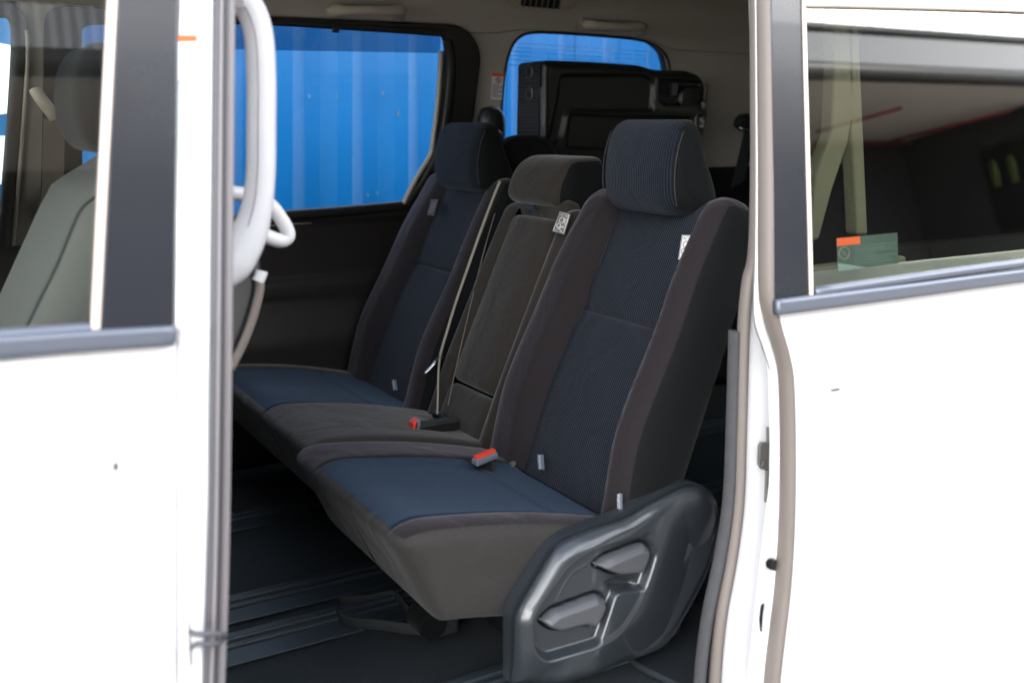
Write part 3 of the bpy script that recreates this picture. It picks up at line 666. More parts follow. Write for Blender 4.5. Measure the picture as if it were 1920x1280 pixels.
# sticker inside the tinted glass
c = [body(*q, Y=YD+.010) for q in ((1568, 447), (1682, 436), (1684, 494), (1571, 508))]
st2, at = sticker('window_sticker', c, .0005, sdoor, M['teal'], 'teal sticker with orange corner on the tinted window')
mk('sticker_header', *prism([at(0,0,.0008), at(.37,0,.0008), at(.37,.24,.0008), at(0,.24,.0008)], (0, -.0003, 0)), M['orange'], st2, smooth=False)
cc = [at(.105+.085*math.cos(a), .48+.19*math.sin(a), .0012) for a in np.linspace(0, 2*math.pi, 20, endpoint=False)]
mk('prohibition_sign', *join([tube(cc, .0009, 5, sm=0, closed=True), tube([at(.05,.36,.0012), at(.16,.60,.0012)], .0008, 5, sm=0)]), M['inkg'], st2)
tl = []
for k in range(7):
    v = .30 + k*.088; e = (.95, .8, .9, .6)[k % 4]
    tl.append(prism([at(.26, v, .001), at(e, v, .001), at(e, v+.03, .001), at(.26, v+.03, .001)], (0, -.0002, 0)))
mk('printed_lines', *join(tl), mat('teal_print', (.11, .17, .16), .6), st2, smooth=False)
# beige pillar trims and belt behind the tinted glass
cp = vp('rear_pillar_trim', join([prism([onY(*p, 1.33) for p in ((1560, -60), (1600, -60), (1602, 200), (1590, 270), (1560, 360), (1536, 450), (1520, 450), (1530, 330), (1560, 250), (1566, 120))], (0, .03, 0)),
    prism([onY(*p, 1.33) for p in ((1582, -60), (1606, -60), (1628, 440), (1608, 440))], (0, .03, 0)),
    prism([onY(*p, 1.33) for p in ((1500, 505), (1700, 480), (1700, 540), (1500, 560))], (0, .03, 0))]), mat('bright_beige_trim', (.36, .335, .26), .6), smooth=False, bevel=.005)

# ================================================================== SEATS
th = np.array((BK, 0, 1.0)); th /= np.linalg.norm(th); nh = np.array((-th[2], 0, th[0])); BASE = np.array((1.398-BK*.685, 0, -.685))
def world_back(Vl): return BASE + Vl[:, [1]]*np.array((0, 1, 0)) + Vl[:, [2]]*th + Vl[:, [0]]*nh

def mkback(parent, y0, y1, ins, t1, bol=(.045, .045), mats=None, groove_t=.325, name='backrest', thick=.085, r=.035, lumbar=.012, topdrop=0.0, shn=.06):
    i0, i1 = ins; n0, n1 = -thick, .0
    O, Vv, Fc, side = rbox(dense(n0, n1+.035, .05, .03), np.concatenate([dense(y0, y1, r, .012), near_lines(i0), near_lines(i1)]), np.concatenate([dense(-.10, t1, r, .014), near_lines(groove_t)]), (.055, r, r*1.15))
    V = Vv.copy(); y = O[:, 1]; t = O[:, 2]
    w = ss(n0, n1+.035, V[:, 0])
    a0 = ss(i0+.012, i0-.035, y)*bol[0]; a1 = ss(i1-.012, i1+.035, y)*bol[1]
    # bolsters are strongest mid-height, flatten to the shoulders
    fade = .55 + .45*ss(-.1, .15, t)*ss(t1+.02, t1-.22, t)
    d = (a0 + a1)*fade
    g = np.exp(-((y-i0)/.0035)**2) + np.exp(-((y-i1)/.0035)**2)
    inside = ss(i0-.004, i0+.004, y)*ss(i1+.004, i1-.004, y)
    g2 = np.exp(-((t-groove_t)/.0045)**2)*inside
    pill = .006*inside*(1 - ((t-groove_t)/.3)**2*.2)*np.clip(1-np.exp(-((t-groove_t)/.03)**2), 0, 1) if groove_t > 0 else 0
    lum = lumbar*np.exp(-((t-.14)/.13)**2)
    d = d - .006*g - .006*g2 + pill + lum - .035
    V[:, 0] += w*d
    V[:, 1] += -(O[:, 1]-(y0+y1)/2)*shn*ss(t1-.28, t1, t)           # shoulders narrow
    V[:, 2] -= topdrop*w*0
    cy = O[Fc].mean(1); Wd = world_back(V)
    insel = (side == 1) & (cy[:, 1] > i0) & (cy[:, 1] < i1)
    bo = ~insel; sidef = bo & ((side == 2) | (side == 3) | (side == 0) | (side == 4))
    sub = Fc[bo]; u, inv = np.unique(sub.ravel(), return_inverse=True)
    o = mk(name, Wd[u], inv.reshape(sub.shape), [mats[0], mats[1]], parent, mids=sidef[bo].astype(int))
    ip = split('insert_panel', Wd, Fc, insel, mats[2], o)
    return o, ip
def mkhead(parent, y0, y1, z0, z1, xf, d_top, d_bot, m_front, m_side, r=.03, low=False, piping=True):
    O, Vv, Fc, side = rbox(dense(0, 1, .28, .08), dense(y0, y1, r, .018), dense(z0, z1, r, .016), (.28, r, r))
    V = Vv.copy(); k = (z1 - V[:, 2])/(z1-z0); depth = d_top + (d_bot-d_top)*ss(0, .9, k)
    X = xf + V[:, 0]*depth + .012*np.sin(math.pi*np.clip(k, 0, 1))*-(1-V[:, 0]) + .022*(1-k)**2
    X = X - .010*(1-((V[:, 1]-(y0+y1)/2)/((y1-y0)/2))**2)*(1-V[:, 0])
    if low: X = X + .03*(1-k)
    yc = (y0+y1)/2; V[:, 1] = yc + (V[:, 1]-yc)*(1 - .10*V[:, 0])
    Wd = np.stack([X, V[:, 1], V[:, 2]], 1)
    cy = O[Fc].mean(1); mid = ((side != 0) & ~((side >= 4) & (cy[:, 0] < .3))).astype(int)
    if low: mid[side == 5] = 0
    o = mk('headrest', Wd, Fc, [m_front, m_side], parent, mids=mid)
    # seam piping down the outer edge of the front panel
    if piping:
        for yy in (y0, y1):
            e = [(xf + .006 + .022*(1-kk)**2 - .012*math.sin(math.pi*kk) + (.03*(1-kk) if low else 0) + .05*abs(kk-.5)**3*.6, yy+(.006 if yy == y0 else -.006), z1-kk*(z1-z0)) for kk in np.linspace(.12, .88, 9)]
            mk('piping', *tube(e, .0011, 6, sm=3), M['piping'], o)
    return o
def mkcush(parent, y0, y1, zones, xf, ztop, zrear, h, xback=1.12, seamx=.96, near=False, name='cushion', r=.03, fb=.10):
    O, Vv, Fc, side = rbox(np.concatenate([dense(0, 1, .11, .022), near_lines((seamx-xf)/(xback-xf), .008)]), np.concatenate([dense(y0, y1, r, .014)] + [near_lines(q) for z_ in zones for q in z_[:2]]), dense(0, 1, .16, .10), (.11, r, .16))
    V = Vv.copy(); w = 1 - V[:, 2]
    x0 = xf + fb*w; x1 = xback - (.27*np.sqrt(np.clip(w, 0, 1)) if near else .1*w)
    X = x0 + (x1-x0)*V[:, 0]
    q = np.clip((X-xf)/(xback-xf), 0, 1)
    zt = ztop + (zrear-ztop)*q + .012*np.sin(math.pi*np.clip(q*1.1, 0, 1)) - .012*np.exp(-(q/.08)**2)
    yy = O[:, 1]; top = ss(.5, 1, V[:, 2])
    g = 0*yy; dish = 0*yy
    for (a, b, mm) in zones:
        g += np.exp(-((yy-a)/.004)**2) + np.exp(-((yy-b)/.004)**2)
        ins = ss(a-.004, a+.004, yy)*ss(b+.004, b-.004, yy)
        g += ins*np.exp(-((X-seamx)/.006)**2)*1.1
        dish += -.008*ss(a-.02, a+.05, yy)*ss(b+.02, b-.05, yy)*ss(.05, .4, q)
    Z = zt - h*w*(.93 + .12*q) + top*(dish - .0032*g)
    Y = V[:, 1] + (np.where(V[:, 1] < (y0+y1)/2, .018, -.018)*w if near else 0)
    Wd = np.stack([X, Y, Z], 1); cy = O[Fc].mean(1)
    taken = np.zeros(len(Fc), bool); parts = []
    for (a, b, mm) in zones:
        sel = ((side == 5)) & (cy[:, 1] > a) & (cy[:, 1] < b) & (cy[:, 0] > .015)
        parts.append((sel, mm)); taken |= sel
    rest = ~taken; mid = (side[rest] != 5).astype(int)
    sub = Fc[rest]; u, inv = np.unique(sub.ravel(), return_inverse=True)
    o = mk(name, Wd[u], inv.reshape(sub.shape), [M['bolster'] if near else M['middle'], M['skirt']], parent, mids=mid)
    for sel, mm in parts: split('insert_panel', Wd, Fc, sel, mm, o)
    return o
def woven_label(parent, px, off, m=M['label'], ink=None):
    c = [np.array(back(*p, off=off)) for p in px]
    lo, at = sticker('airbag_label', c, .0008, parent, m)
    L = []; o = .0012
    L.append(tube([at(.07,.05,o), at(.93,.05,o), at(.93,.95,o), at(.07,.95,o)], .0011, 4, sm=0, closed=True))
    L.append(tube([at(.45+.19*math.cos(a), .38+.13*math.sin(a), o) for a in np.linspace(0, 2*math.pi, 14, endpoint=False)], .0011, 4, sm=0, closed=True))
    L.append(tube([at(.36+.16*math.cos(a), .66+.10*math.sin(a), o) for a in np.linspace(0, 2*math.pi, 14, endpoint=False)], .0011, 4, sm=0, closed=True))
    L += [tube([at(*p, o), at(*q, o)], .0010, 4, sm=0) for p, q in (((.25,.90),(.75,.62)), ((.2,.72),(.8,.92)), ((.62,.22),(.85,.55)), ((.82,.25),(.62,.55)), ((.2,.14),(.42,.14)), ((.6,.14),(.85,.14)), ((.70,.72),(.84,.66)))]
    mk('label_print', *join(L), ink or M['inkg'], lo); return lo
def isofix(parent, px, off, size):
    c = [np.array(back(*p, off=off)) for p in px]; lo, at = sticker('isofix_tag', c, .0012, parent, M['labelg'])
    uy = at(.5, 0)-at(.5, 1); L_ = np.linalg.norm(uy); uy /= L_; ux = at(1, .5)-at(0, .5); ux /= np.linalg.norm(ux)
    text('ISOFIX', size, at(.5, .5, .0026), uy, -ux, M['label'], 'tag_lettering', lo)

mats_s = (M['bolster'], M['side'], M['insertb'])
# ---- near seat
ns = thing('rear_seat', (1.1, 1.65, -.95), 'nearest second row seat with navy ribbed inserts and two grey recline levers on its side', 'car seat')
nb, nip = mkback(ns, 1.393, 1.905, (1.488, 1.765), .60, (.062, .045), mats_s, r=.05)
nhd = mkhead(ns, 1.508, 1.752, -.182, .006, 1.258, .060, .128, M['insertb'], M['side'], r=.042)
for yy in (1.57, 1.69): mk('headrest_post', *tube([(1.335, yy, -.19), (1.35, yy, -.14)], .006, 8, up=(0, 1, 0.1), sm=0), M['metal'], nhd)
nc = mkcush(ns, 1.405, 1.925, [(1.463, 1.79, M['insert'])], .630, -.612, -.700, .172, near=True, r=.045, fb=.085)
woven_label(nb, [(1279, 441), (1303, 442), (1292, 487), (1272, 486)], .040)
isofix(nb, [(1008, 852), (1019, 852), (1021, 880), (1010, 880)], .044, .0095)
isofix(nb, [(1158, 926), (1167, 925), (1167, 955), (1158, 957)], .060, .0095)

# side cover
CYc = 1.352
def C7(x, y): p = onY(x/2.783+900, y/2.783+820, CYc); return (p[0], p[2])
outl = rpoly([C7(*p) for p in ((215, 1330), (215, 970), (250, 890), (430, 600), (500, 550), (640, 492), (800, 435), (910, 362), (1030, 300), (1140, 255), (1240, 280), (1302, 355), (1328, 450), (1305, 600), (1262, 750), (1185, 900), (1045, 1150), (710, 1245), (340, 1330))], [.0, .03, .03, .02, .03, .03, .04, .04, .03, .03, .03, .03, .03, .03, .03, .03, .04, .03, .01])
bay = rpoly([C7(*p) for p in ((888, 498), (902, 550), (930, 600), (905, 690), (868, 795), (840, 870), (760, 1000), (690, 1060), (610, 1095), (352, 1172), (293, 1118), (281, 962), (312, 895), (478, 662), (600, 588))], [.004, .006, .01, .02, .02, .02, .02, .02, .02, .02, .012, .012, .02, .03, .03])
blk = rpoly([C7(*p) for p in ((900, 790), (720, 815), (640, 1060), (600, 1150), (760, 1060), (880, 900))], .01)
shelf = rpoly([C7(*p) for p in ((300, 1105), (640, 1030), (640, 1190), (300, 1220))], .01)
lev1 = rpoly([C7(*p) for p in ((615, 682), (675, 630), (870, 552), (908, 575), (895, 645), (862, 718), (740, 730), (690, 712))], .007)
lev2 = rpoly([C7(*p) for p in ((332, 977), (398, 912), (630, 826), (680, 848), (668, 912), (622, 1003), (560, 990), (430, 1024), (388, 1014))], .007)
pocket = [C7(690, 775), C7(760, 745), C7(845, 775), C7(845, 805), C7(710, 815)]
rear_ridge = [C7(*p) for p in ((1190, 200), (1150, 320), (1065, 365), (1000, 440), (955, 560), (880, 800), (835, 900), (740, 1030), (640, 1100), (560, 1400), (1500, 1400), (1500, 200))]
arc = [C7(*p) for p in ((430, 885), (455, 830), (490, 765), (535, 715), (588, 690))]
def cover_h(u, v):
    d = sdpoly(u, v, outl); h = 0*u
    t = np.clip(1+d/.022, 0, 1)*.965; h = h + .022*(1-np.sqrt(np.clip(1-t**2, 0, 1)))
    db = sdpoly(u, v, bay); rec = ss(.0022, -.0075, db)
    dk = sdpoly(u, v, blk); rec = rec*(1 - .8*ss(.004, -.003, dk))
    h = h + .019*rec
    h = h + .32*np.clip(db-.003, 0, .06)*ss(.03, -.03, (u-C7(640, 600)[0])-(v-C7(640, 600)[1])*.5)      # front and top slope away
    dr = sdpoly(u, v, rear_ridge); h = h + .30*.005*np.log1p(np.exp(np.clip(-dr/.005, -20, 20)))
    for L_ in (lev1, lev2): h = h + .010*ss(.0030, .0, sdpoly(u, v, L_))
    h = h + .012*ss(.002, -.006, sdpoly(u, v, pocket))
    dd = np.full(u.shape, 1e9)
    for a, b in zip(arc[:-1], arc[1:]):
        ex, ez = b[0]-a[0], b[1]-a[1]; tt = np.clip(((u-a[0])*ex+(v-a[1])*ez)/(ex*ex+ez*ez), 0, 1); dd = np.minimum(dd, np.hypot(u-a[0]-ex*tt, v-a[1]-ez*tt))
    h = h - .0012*np.exp(-(dd/.0016)**2)
    return h
us = [p[0] for p in outl]; vs = [p[1] for p in outl]
cv = sheet(min(us)-.01, max(us)+.01, min(vs)-.01, max(vs)+.01, .0019, lambda u, v: (u, CYc + cover_h(u, v), v), lambda u, v: sdpoly(u, v, outl))
sc_ = mk('side_cover', *cv, M['plastic'], ns, solid=-.004)
mk('cover_core', *prism([(u, CYc+.036, v) for u, v in outl], (0, .02, 0)), M['plastic'], sc_, smooth=False)
# close the rim back towards the seat
n = len(outl); V = [(u, CYc+.034, v) for u, v in outl] + [(u, CYc+.10, v) for u, v in outl]
tops = [[C7(*p) for p in ((620, 700), (640, 662), (700, 622), (870, 552), (908, 570))], [C7(*p) for p in ((338, 990), (360, 950), (410, 905), (630, 826), (680, 846))]]
def dline(u, v, L):
    dd = np.full(np.shape(u), 1e9)
    for a, b in zip(L[:-1], L[1:]):
        ex, ez = b[0]-a[0], b[1]-a[1]; tt = np.clip(((u-a[0])*ex+(v-a[1])*ez)/(ex*ex+ez*ez), 0, 1); dd = np.minimum(dd, np.hypot(u-a[0]-ex*tt, v-a[1]-ez*tt))
    return dd
for L_, T_ in ((lev1, tops[0]), (lev2, tops[1])):
    lu = [p[0] for p in L_]; lv = [p[1] for p in L_]; cu_, cv_ = np.mean(lu), np.mean(lv)
    def lm(u, v, L_=L_, T_=T_):
        d = sdpoly(u, v, L_); t = np.clip(1+(d+.0015)/.006, 0, 1)
        return u, CYc + .001 + .010*(1-np.sqrt(np.clip(1-t**2, 0, 1))) + .9*np.clip(.0135-dline(u, v, T_), 0, 1), v
    lvv = mk('recline_lever', *sheet(min(lu)-.004, max(lu)+.004, min(lv)-.004, max(lv)+.004, .0018, lm, lambda u, v, L_=L_: sdpoly(u, v, L_)+.0015), M['lever'], ns, solid=-.012)
mk('seat_base', *join([bx(.93, 1.22, 1.44, 1.86, -.935, -.80)]), M['black'], ns, smooth=False, bevel=.02)
mk('hinge_bracket', *prism([back(945, 845, .0), back(962, 845, .0), back(970, 870, .03), back(958, 882, .03), back(942, 878, .03)], (-.01, 0, 0)), M['brass'], ns, smooth=False, bevel=.003)

# ---- middle and far seats: one bench
fs = thing('bench_seat', (1.1, 2.3, -.95), 'two-place bench section by the far door with middle place tinted warm-lit brown and fold-down armrest', 'bench seat')
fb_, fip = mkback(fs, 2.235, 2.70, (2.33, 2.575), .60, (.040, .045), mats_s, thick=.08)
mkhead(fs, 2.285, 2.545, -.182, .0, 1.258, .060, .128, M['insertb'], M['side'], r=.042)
# middle backrest with armrest panel
mb, mip = mkback(fs, 1.912, 2.237, (1.972, 2.172), .545, shn=-.02, bol=(.016, .016), mats=(M['middle'], M['side'], M['middle']), groove_t=.075, name='middle_backrest', lumbar=.002)
bpy.data.objects.remove(mip)
ax0, ax1 = 1.975, 2.168
O, Vv, Fc, side = rbox(dense(-.06, .012, .02, .03), dense(ax0, ax1, .018, .016), dense(.085, .505, .02, .02), (.02, .018, .025))
V = Vv.copy(); V[:, 0] += .006*ss(ax0, ax0+.06, V[:, 1])*ss(ax1, ax1-.06, V[:, 1])
mk('armrest', world_back(V), Fc, M['middle'], fs)
O, Vv, Fc, side = rbox(dense(-.06, .006, .02, .03), dense(ax0-.004, ax1+.004, .012, .02), dense(-.06, .078, .02, .02), (.02, .012, .02))
mk('armrest_hinge_cover', world_back(Vv), Fc, M['middle'], fs)
O, Vv, Fc, side = rbox(dense(-.05, -.004, .015, .03), dense(ax0-.004, ax1+.004, .012, .02), dense(.508, .56, .02, .02), (.015, .012, .02))
mk('upper_panel', world_back(Vv), Fc, M['middle'], fs)
mkhead(fs, 1.985, 2.235, -.205, -.082, 1.30, .11, .17, M['middle'], M['side'], r=.035, low=True, piping=False)
e = [np.array(back(*p, off=.016)) for p in ((928, 400), (905, 480), (878, 590), (855, 690), (840, 760))]
mk('stitching', *tube(e, .0013, 5, sm=5), M['stitch'], fs)
pt = [np.array(back(*p, off=.016)) for p in ((974, 381), (1003, 384), (1006, 392), (984, 394), (972, 389))]
mk('pull_strap', *prism(pt, (-.006, 0, 0)), M['strap'], fs, smooth=False, bevel=.002)
pt = [np.array(back(*p, off=.024)) for p in ((985, 388), (998, 387), (1012, 397), (1004, 398), (994, 393))]
mk('pull_tab', *prism(pt, (-.003, 0, 0)), M['black'], fs, smooth=False)
woven_label(mb, [(1050, 396), (1070, 402), (1058, 440), (1036, 434)], .026, m=mat('grey_label', (.20, .19, .18), .7), ink=M['label'])
woven_label(fb_, [(807, 374), (822, 374), (814, 405), (802, 403)], .050, m=mat('dark_label', (.05, .048, .042), .7), ink=M['seal'])
isofix(fb_, [(735, 712), (743, 712), (746, 731), (738, 732)], .040, .010)
bc = mkcush(fs, 1.925, 2.70, [(2.245, 2.63, M['insert'])], .675, -.625, -.700, .172, name='bench_cushion', fb=.075)
mk('seat_base', *join([bx(.95, 1.2, 2.0, 2.6, -.935, -.80)]), M['black'], fs, smooth=False, bevel=.02)

# ---- buckles, belts
def onC(px, py, z): return np.array(onZ(px, py, z))
def buckle(c, ax, sz, label):
    t = thing('belt_buckle', c, label, 'seat belt buckle'); ax = np.array(ax)/np.linalg.norm(ax); c = np.array(c)
    s = np.cross(ax, (0, 0, 1)); s /= np.linalg.norm(s); u = np.cross(s, ax); L_, w_, h_ = sz
    def bxo(o, L, w, h): 
        P = [c + ax*(o[0]+a*L/2) + s*(o[1]+b*w/2) + u*(o[2]+d*h/2) for a, b, d in ((-1,-1,-1),(1,-1,-1),(1,1,-1),(-1,1,-1),(-1,-1,1),(1,-1,1),(1,1,1),(-1,1,1))]
        return P, boxd((0,0,0), (1,1,1))[1]
    mk('housing', *bxo((0, 0, 0), L_, w_, h_), M['black'], t, smooth=False, bevel=.004)
    mk('rim', *bxo((-L_/2-.002, 0, h_*.10), .006, w_*.9, h_*.9), M['labelg'], t, smooth=False, bevel=.002)
    mk('red_button', *bxo((-L_/2-.006, 0, h_*.2), .008, w_*.7, h_*.45), M['red'], t, smooth=False, bevel=.002)
    return t
def seg_box(P0, P1, w, h, m, name, parent):
    return mk(name, *tube([P0, P1], w/2, 10, up=(0, 0, 1), sm=0, ry=h/2, p=4), m, parent, smooth=False)
bk = thing('belt_buckle', onC(900, 860, -.66), 'black belt buckle with bright red button between the nearest seat and middle cushion', 'seat belt buckle')
def rot_box(c, ex, ey, ez):
    c = np.array(c); return [c + a*np.array(ex)/2 + b*np.array(ey)/2 + d*np.array(ez)/2 for a, b, d in ((-1,-1,-1),(1,-1,-1),(1,1,-1),(-1,1,-1),(-1,-1,1),(1,-1,1),(1,1,1),(-1,1,1))], boxd((0,0,0), (1,1,1))[1]
p0 = onC(862, 868, -.672); p1 = onC(922, 870, -.664); dx = p1-p0
mk('housing', *rot_box((p0+p1)/2+np.array((0, 0, -.008)), dx, (0, .035, 0), (-.0, 0, .040)), M['black'], bk, smooth=False, bevel=.008)
p0 = onC(891, 863, -.640); p1 = onC(927, 848, -.640); q = (p0+p1)/2
mk('rim', *rot_box(q+np.array((0, 0, -.003)), (p1-p0)*1.1, (.0, .024, 0), (0, 0, .012)), M['labelg'], bk, smooth=False, bevel=.003)
mk('red_button', *rot_box(q+np.array((0, 0, .004)), (p1-p0), (.0, .015, 0), (0, 0, .008)), M['red'], bk, smooth=False, bevel=.002)
b2 = thing('belt_buckle', onC(783, 795, -.66), 'small grey belt buckle with red button on the far navy cushion', 'seat belt buckle')
p0 = onC(779, 797, -.655); p1 = onC(789, 789, -.655)
mk('housing', *rot_box((p0+p1)/2+np.array((.045, 0, -.012)), (.10, 0, 0), (0, .035, 0), (0, 0, .022)), M['black'], b2, smooth=False, bevel=.004)
mk('rim', *rot_box((p0+p1)/2+np.array((-.008, 0, -.004)), (.016, 0, .008), (0, .03, 0), (0, 0, .028)), M['labelg'], b2, smooth=False, bevel=.003)
mk('red_button', *rot_box((p0+p1)/2+np.array((-.013, -.004, 0)), (.012, 0, .008), (0, .022, 0), (0, 0, .02)), M['red'], b2, smooth=False, bevel=.002)

sb = thing('seat_belt', (1.1, 2.24, -.7), 'thin pale seat belt with silver tongue hanging down beside the middle backrest', 'seat belt')
bp1 = [back(*p, off=.060) for p in ((938, 340), (925, 372), (905, 425), (882, 490), (856, 565), (836, 630), (825, 668))]
bp2 = [back(*p, off=.055) for p in ((825, 668), (822, 700), (821, 740), (820, 776))]
mk('webbing', *join([tube(bp1, .0027, 6, sm=5), tube([np.array(p)+np.array((.004, .012, 0)) for p in bp1], .0014, 5, sm=5)]), M['belt'], sb)
mk('webbing', *join([tube(bp2, .0025, 6, sm=5), tube([np.array(p)+np.array((.004, .010, 0)) for p in bp2], .0014, 5, sm=5)]), M['belt'], sb)
mk('tongue', *tube([back(796, 701, .07), back(807, 689, .06), back(818, 677, .05)], .0035, 6, sm=2, ry=.0055), M['metal'], sb)
mk('tongue_grip', *tube([back(814, 681, .05), back(822, 674, .045), back(829, 666, .04)], .0065, 8, sm=3), M['black'], sb)
mk('anchor', *tube([back(814, 775, .035), back(824, 779, .03), back(850, 792, .03)], .009, 8, sm=3), M['black'], sb)
mk('anchor_bolt', *boxd(back(820, 774, .045), (.006, .006, .006)), M['metal'], sb, smooth=False, bevel=.002)

# strap lying under the seat
us_ = thing('floor_strap', (.62, 1.9, -.95), 'loose grey webbing strap looped on the carpet under the seat', 'strap')
lp = [onZ(*p, -.935) for p in ((795, 1180), (760, 1178), (720, 1172), (670, 1168), (640, 1158), (632, 1140), (640, 1128), (690, 1124), (730, 1116), (745, 1120), (765, 1145), (775, 1165))]
mk('webbing', *tube(lp, .002, 8, up=(0, 0, 1), sm=6, ry=.011, p=3), M['strap'], us_)
rw = thing('belt_reel', (.82, 1.62, -.95), 'round dark belt reel on the floor beneath the nearest cushion', 'belt reel')
pc = np.array(onZ(800, 1190, -.93)); 
mk('drum', *tube([pc+np.array((0, -.03, .03)), pc+np.array((0, .03, .03))], .028, 18, up=(0, 0, 1), sm=0), M['side'], rw, smooth=False, bevel=.004)
mk('bracket', *boxd(pc+np.array((.03, 0, .04)), (.05, .05, .08)), M['plastic'], rw, smooth=False, bevel=.008)

# rear belt on the far right and its cover
rb = thing('seat_belt', (2.75, 2.6, -.1), 'black seat belt under a shiny black guide beside the rear beige pillar', 'seat belt')
g1 = [onY(*p, 2.64) for p in ((1391, 222), (1400, 214), (1420, 212), (1440, 216), (1440, 245), (1400, 247), (1388, 236))]
mk('guide', *prism(rpoly(g1, .008), (0, .04, 0)), M['black'], rb, smooth=False, bevel=.008)
mk('guide_slot', *tube([onY(1387, 238, 2.63), onY(1393, 243, 2.625), onY(1415, 248, 2.63)], .005, 8, sm=3), M['metal'], rb)
mk('webbing', *prism([onY(*p, 2.65) for p in ((1396, 246), (1420, 252), (1395, 340), (1372, 352))], (0, .003, 0)), M['strap'], rb, smooth=False)
# black belt guide behind the far headrest
g2 = thing('belt_guide', (1.62, 2.7, -.08), 'rounded black belt guide on the beige pillar behind the far headrest', 'belt guide')
O, Vv, Fc, side = rbox(dense(-.5, .5, .3, .2), dense(-.5, .5, .3, .2), dense(-.5, .5, .3, .2), (.42, .42, .42))
c = np.array(onY(921, 238, 2.68)); mk('cover', Vv*np.array((.085, .07, .125)) + c, Fc, M['black'], g2)
c = np.array(onY(915, 262, 2.64)); mk('lower_cover', Vv*np.array((.10, .05, .07)) + c, Fc, M['black'], g2)

# ================================================================== folded third-row seat against the far window
t3 = thing('folded_seat', (1.95, 2.5, -.4), 'black third-row seat folded up against the rear quarter window, hard underside showing', 'car seat')
Y3 = 2.50
def C3(x, y): p = onY(x/3.048+880, y/3.048, Y3); return (p[0], p[2])
o3 = rpoly([C3(*p) for p in ((425, 352), (470, 342), (720, 352), (1000, 372), (1075, 400), (1260, 402), (1330, 428), (1360, 480), (1358, 590), (1330, 800), (1320, 1180), (410, 1180), (418, 700))], [.02, .03, .05, .04, .02, .03, .03, .02, .02, .02, .02, .02, .02])
in1 = rpoly([C3(*p) for p in ((520, 425), (1010, 425), (1060, 470), (1050, 640), (585, 640), (560, 660), (530, 800), (440, 860), (505, 560))], .02)
in2 = rpoly([C3(*p) for p in ((575, 650), (1275, 672), (1275, 860), (560, 850))], .012)
lat = rpoly([C3(*p) for p in ((1085, 455), (1330, 470), (1345, 495), (1240, 495), (1215, 520), (1210, 600), (1110, 598), (1078, 575))], .008)
sl3 = [rpoly([C3(*p) for p in q], .003) for q in (((1310, 575), (1352, 578), (1350, 630), (1308, 628)), ((1315, 660), (1342, 662), (1335, 742), (1310, 740)))]
pad = rpoly([C3(*p) for p in ((410, 320), (462, 320), (452, 1200), (400, 1200))], .01)
def f3h(u, v):
    d = sdpoly(u, v, o3); h = 0*u; t = np.clip(1+d/.03, 0, 1); h = h + .025*(1-np.sqrt(np.clip(1-t*t, 0, 1)))
    h = h + .012*ss(.004, -.010, sdpoly(u, v, in1)) + .010*ss(.003, -.006, sdpoly(u, v, in2)) + .03*ss(.002, -.004, sdpoly(u, v, lat))
    for q in sl3: h = h + .02*ss(.001, -.002, sdpoly(u, v, q))
    dp_ = sdpoly(u, v, pad); h = h - .010*ss(.0, -.02, dp_) + .0030*np.sin(v*2*math.pi/.011)*ss(-.0, -.006, dp_)*ss(.02, -.03, v)
    return h
us = [p[0] for p in o3]; vs = [p[1] for p in o3]
c3 = sheet(min(us)-.01, max(us)+.01, min(vs)-.01, max(vs)+.01, .0042, lambda u, v: (u, Y3+f3h(u, v), v), lambda u, v: sdpoly(u, v, o3))
fpan = mk('underside_panel', *c3, mat('folded_seat_black', (.007, .007, .0065), .42, bump=.25, bscale=900), t3, solid=-.005)
mk('seat_padding', *prism([(u, Y3+.022, v) for u, v in o3], (0, .13, 0)), mat('ribbed_padding', (.005, .005, .006), .85, bump=.3, ribs=.9, ribcol=(.016, .017, .02), ribp=.011, ribaxis=2), t3, smooth=False, bevel=.02, seg=3)
lz = [C3(*p) for p in ((1160, 475), (1190, 475), (1183, 540), (1170, 556), (1152, 548))]
mk('latch_hook', *prism([(u, Y3-.006, v) for u, v in lz], (0, .02, 0)), M['plastic'], t3, smooth=False, bevel=.003)
lp_ = rpoly([C3(*p) for p in ((1062, 440), (1090, 440), (1085, 575), (1110, 602), (1210, 605), (1345, 600), (1350, 480), (1362, 480), (1352, 700), (1320, 800), (1285, 790), (1290, 660), (1050, 640))], .004)
def lp_in(x, y): return C3(x, y)
mk('latch_plate', *sheet(min(p[0] for p in lp_)-.01, max(p[0] for p in lp_)+.01, min(p[1] for p in lp_)-.01, max(p[1] for p in lp_)+.01, .004, lambda u, v: (u, Y3-.004+.004*ss(-.006, .0, sdpoly(u, v, lp_))+.02*ss(.001, -.002, np.minimum(sdpoly(u, v, sl3[0]), sdpoly(u, v, sl3[1]))), v), lambda u, v: sdpoly(u, v, lp_)), mat('grey_plate', (.035, .033, .029), .35), t3, solid=-.003)
xl = C3(424, 500)[0]
for py in (135, 177):
    p = onp(991, py, (1, 0, 0), xl-.006)
    rr = [(p[0], p[1]+.022*math.cos(a), p[2]+.024*math.sin(a)) for a in np.linspace(0, 2*math.pi, 18, endpoint=False)]
    b_ = mk('bolt_cap', *prism(rr, (.012, 0, 0)), M['plastic'], t3, smooth=False, bevel=.003)
    rr = [(p[0]-.001, p[1]+.008*math.cos(a), p[2]+.009*math.sin(a)) for a in np.linspace(0, 2*math.pi, 12, endpoint=False)]
    mk('bolt_hole', *prism(rr, (.003, 0, 0)), M['black'], b_, smooth=False)
O, Vv, Fc, side = rbox(dense(-.5, .5, .3, .08), dense(-.5, .5, .3, .2), dense(-.5, .5, .3, .03), (.4, .4, .4))
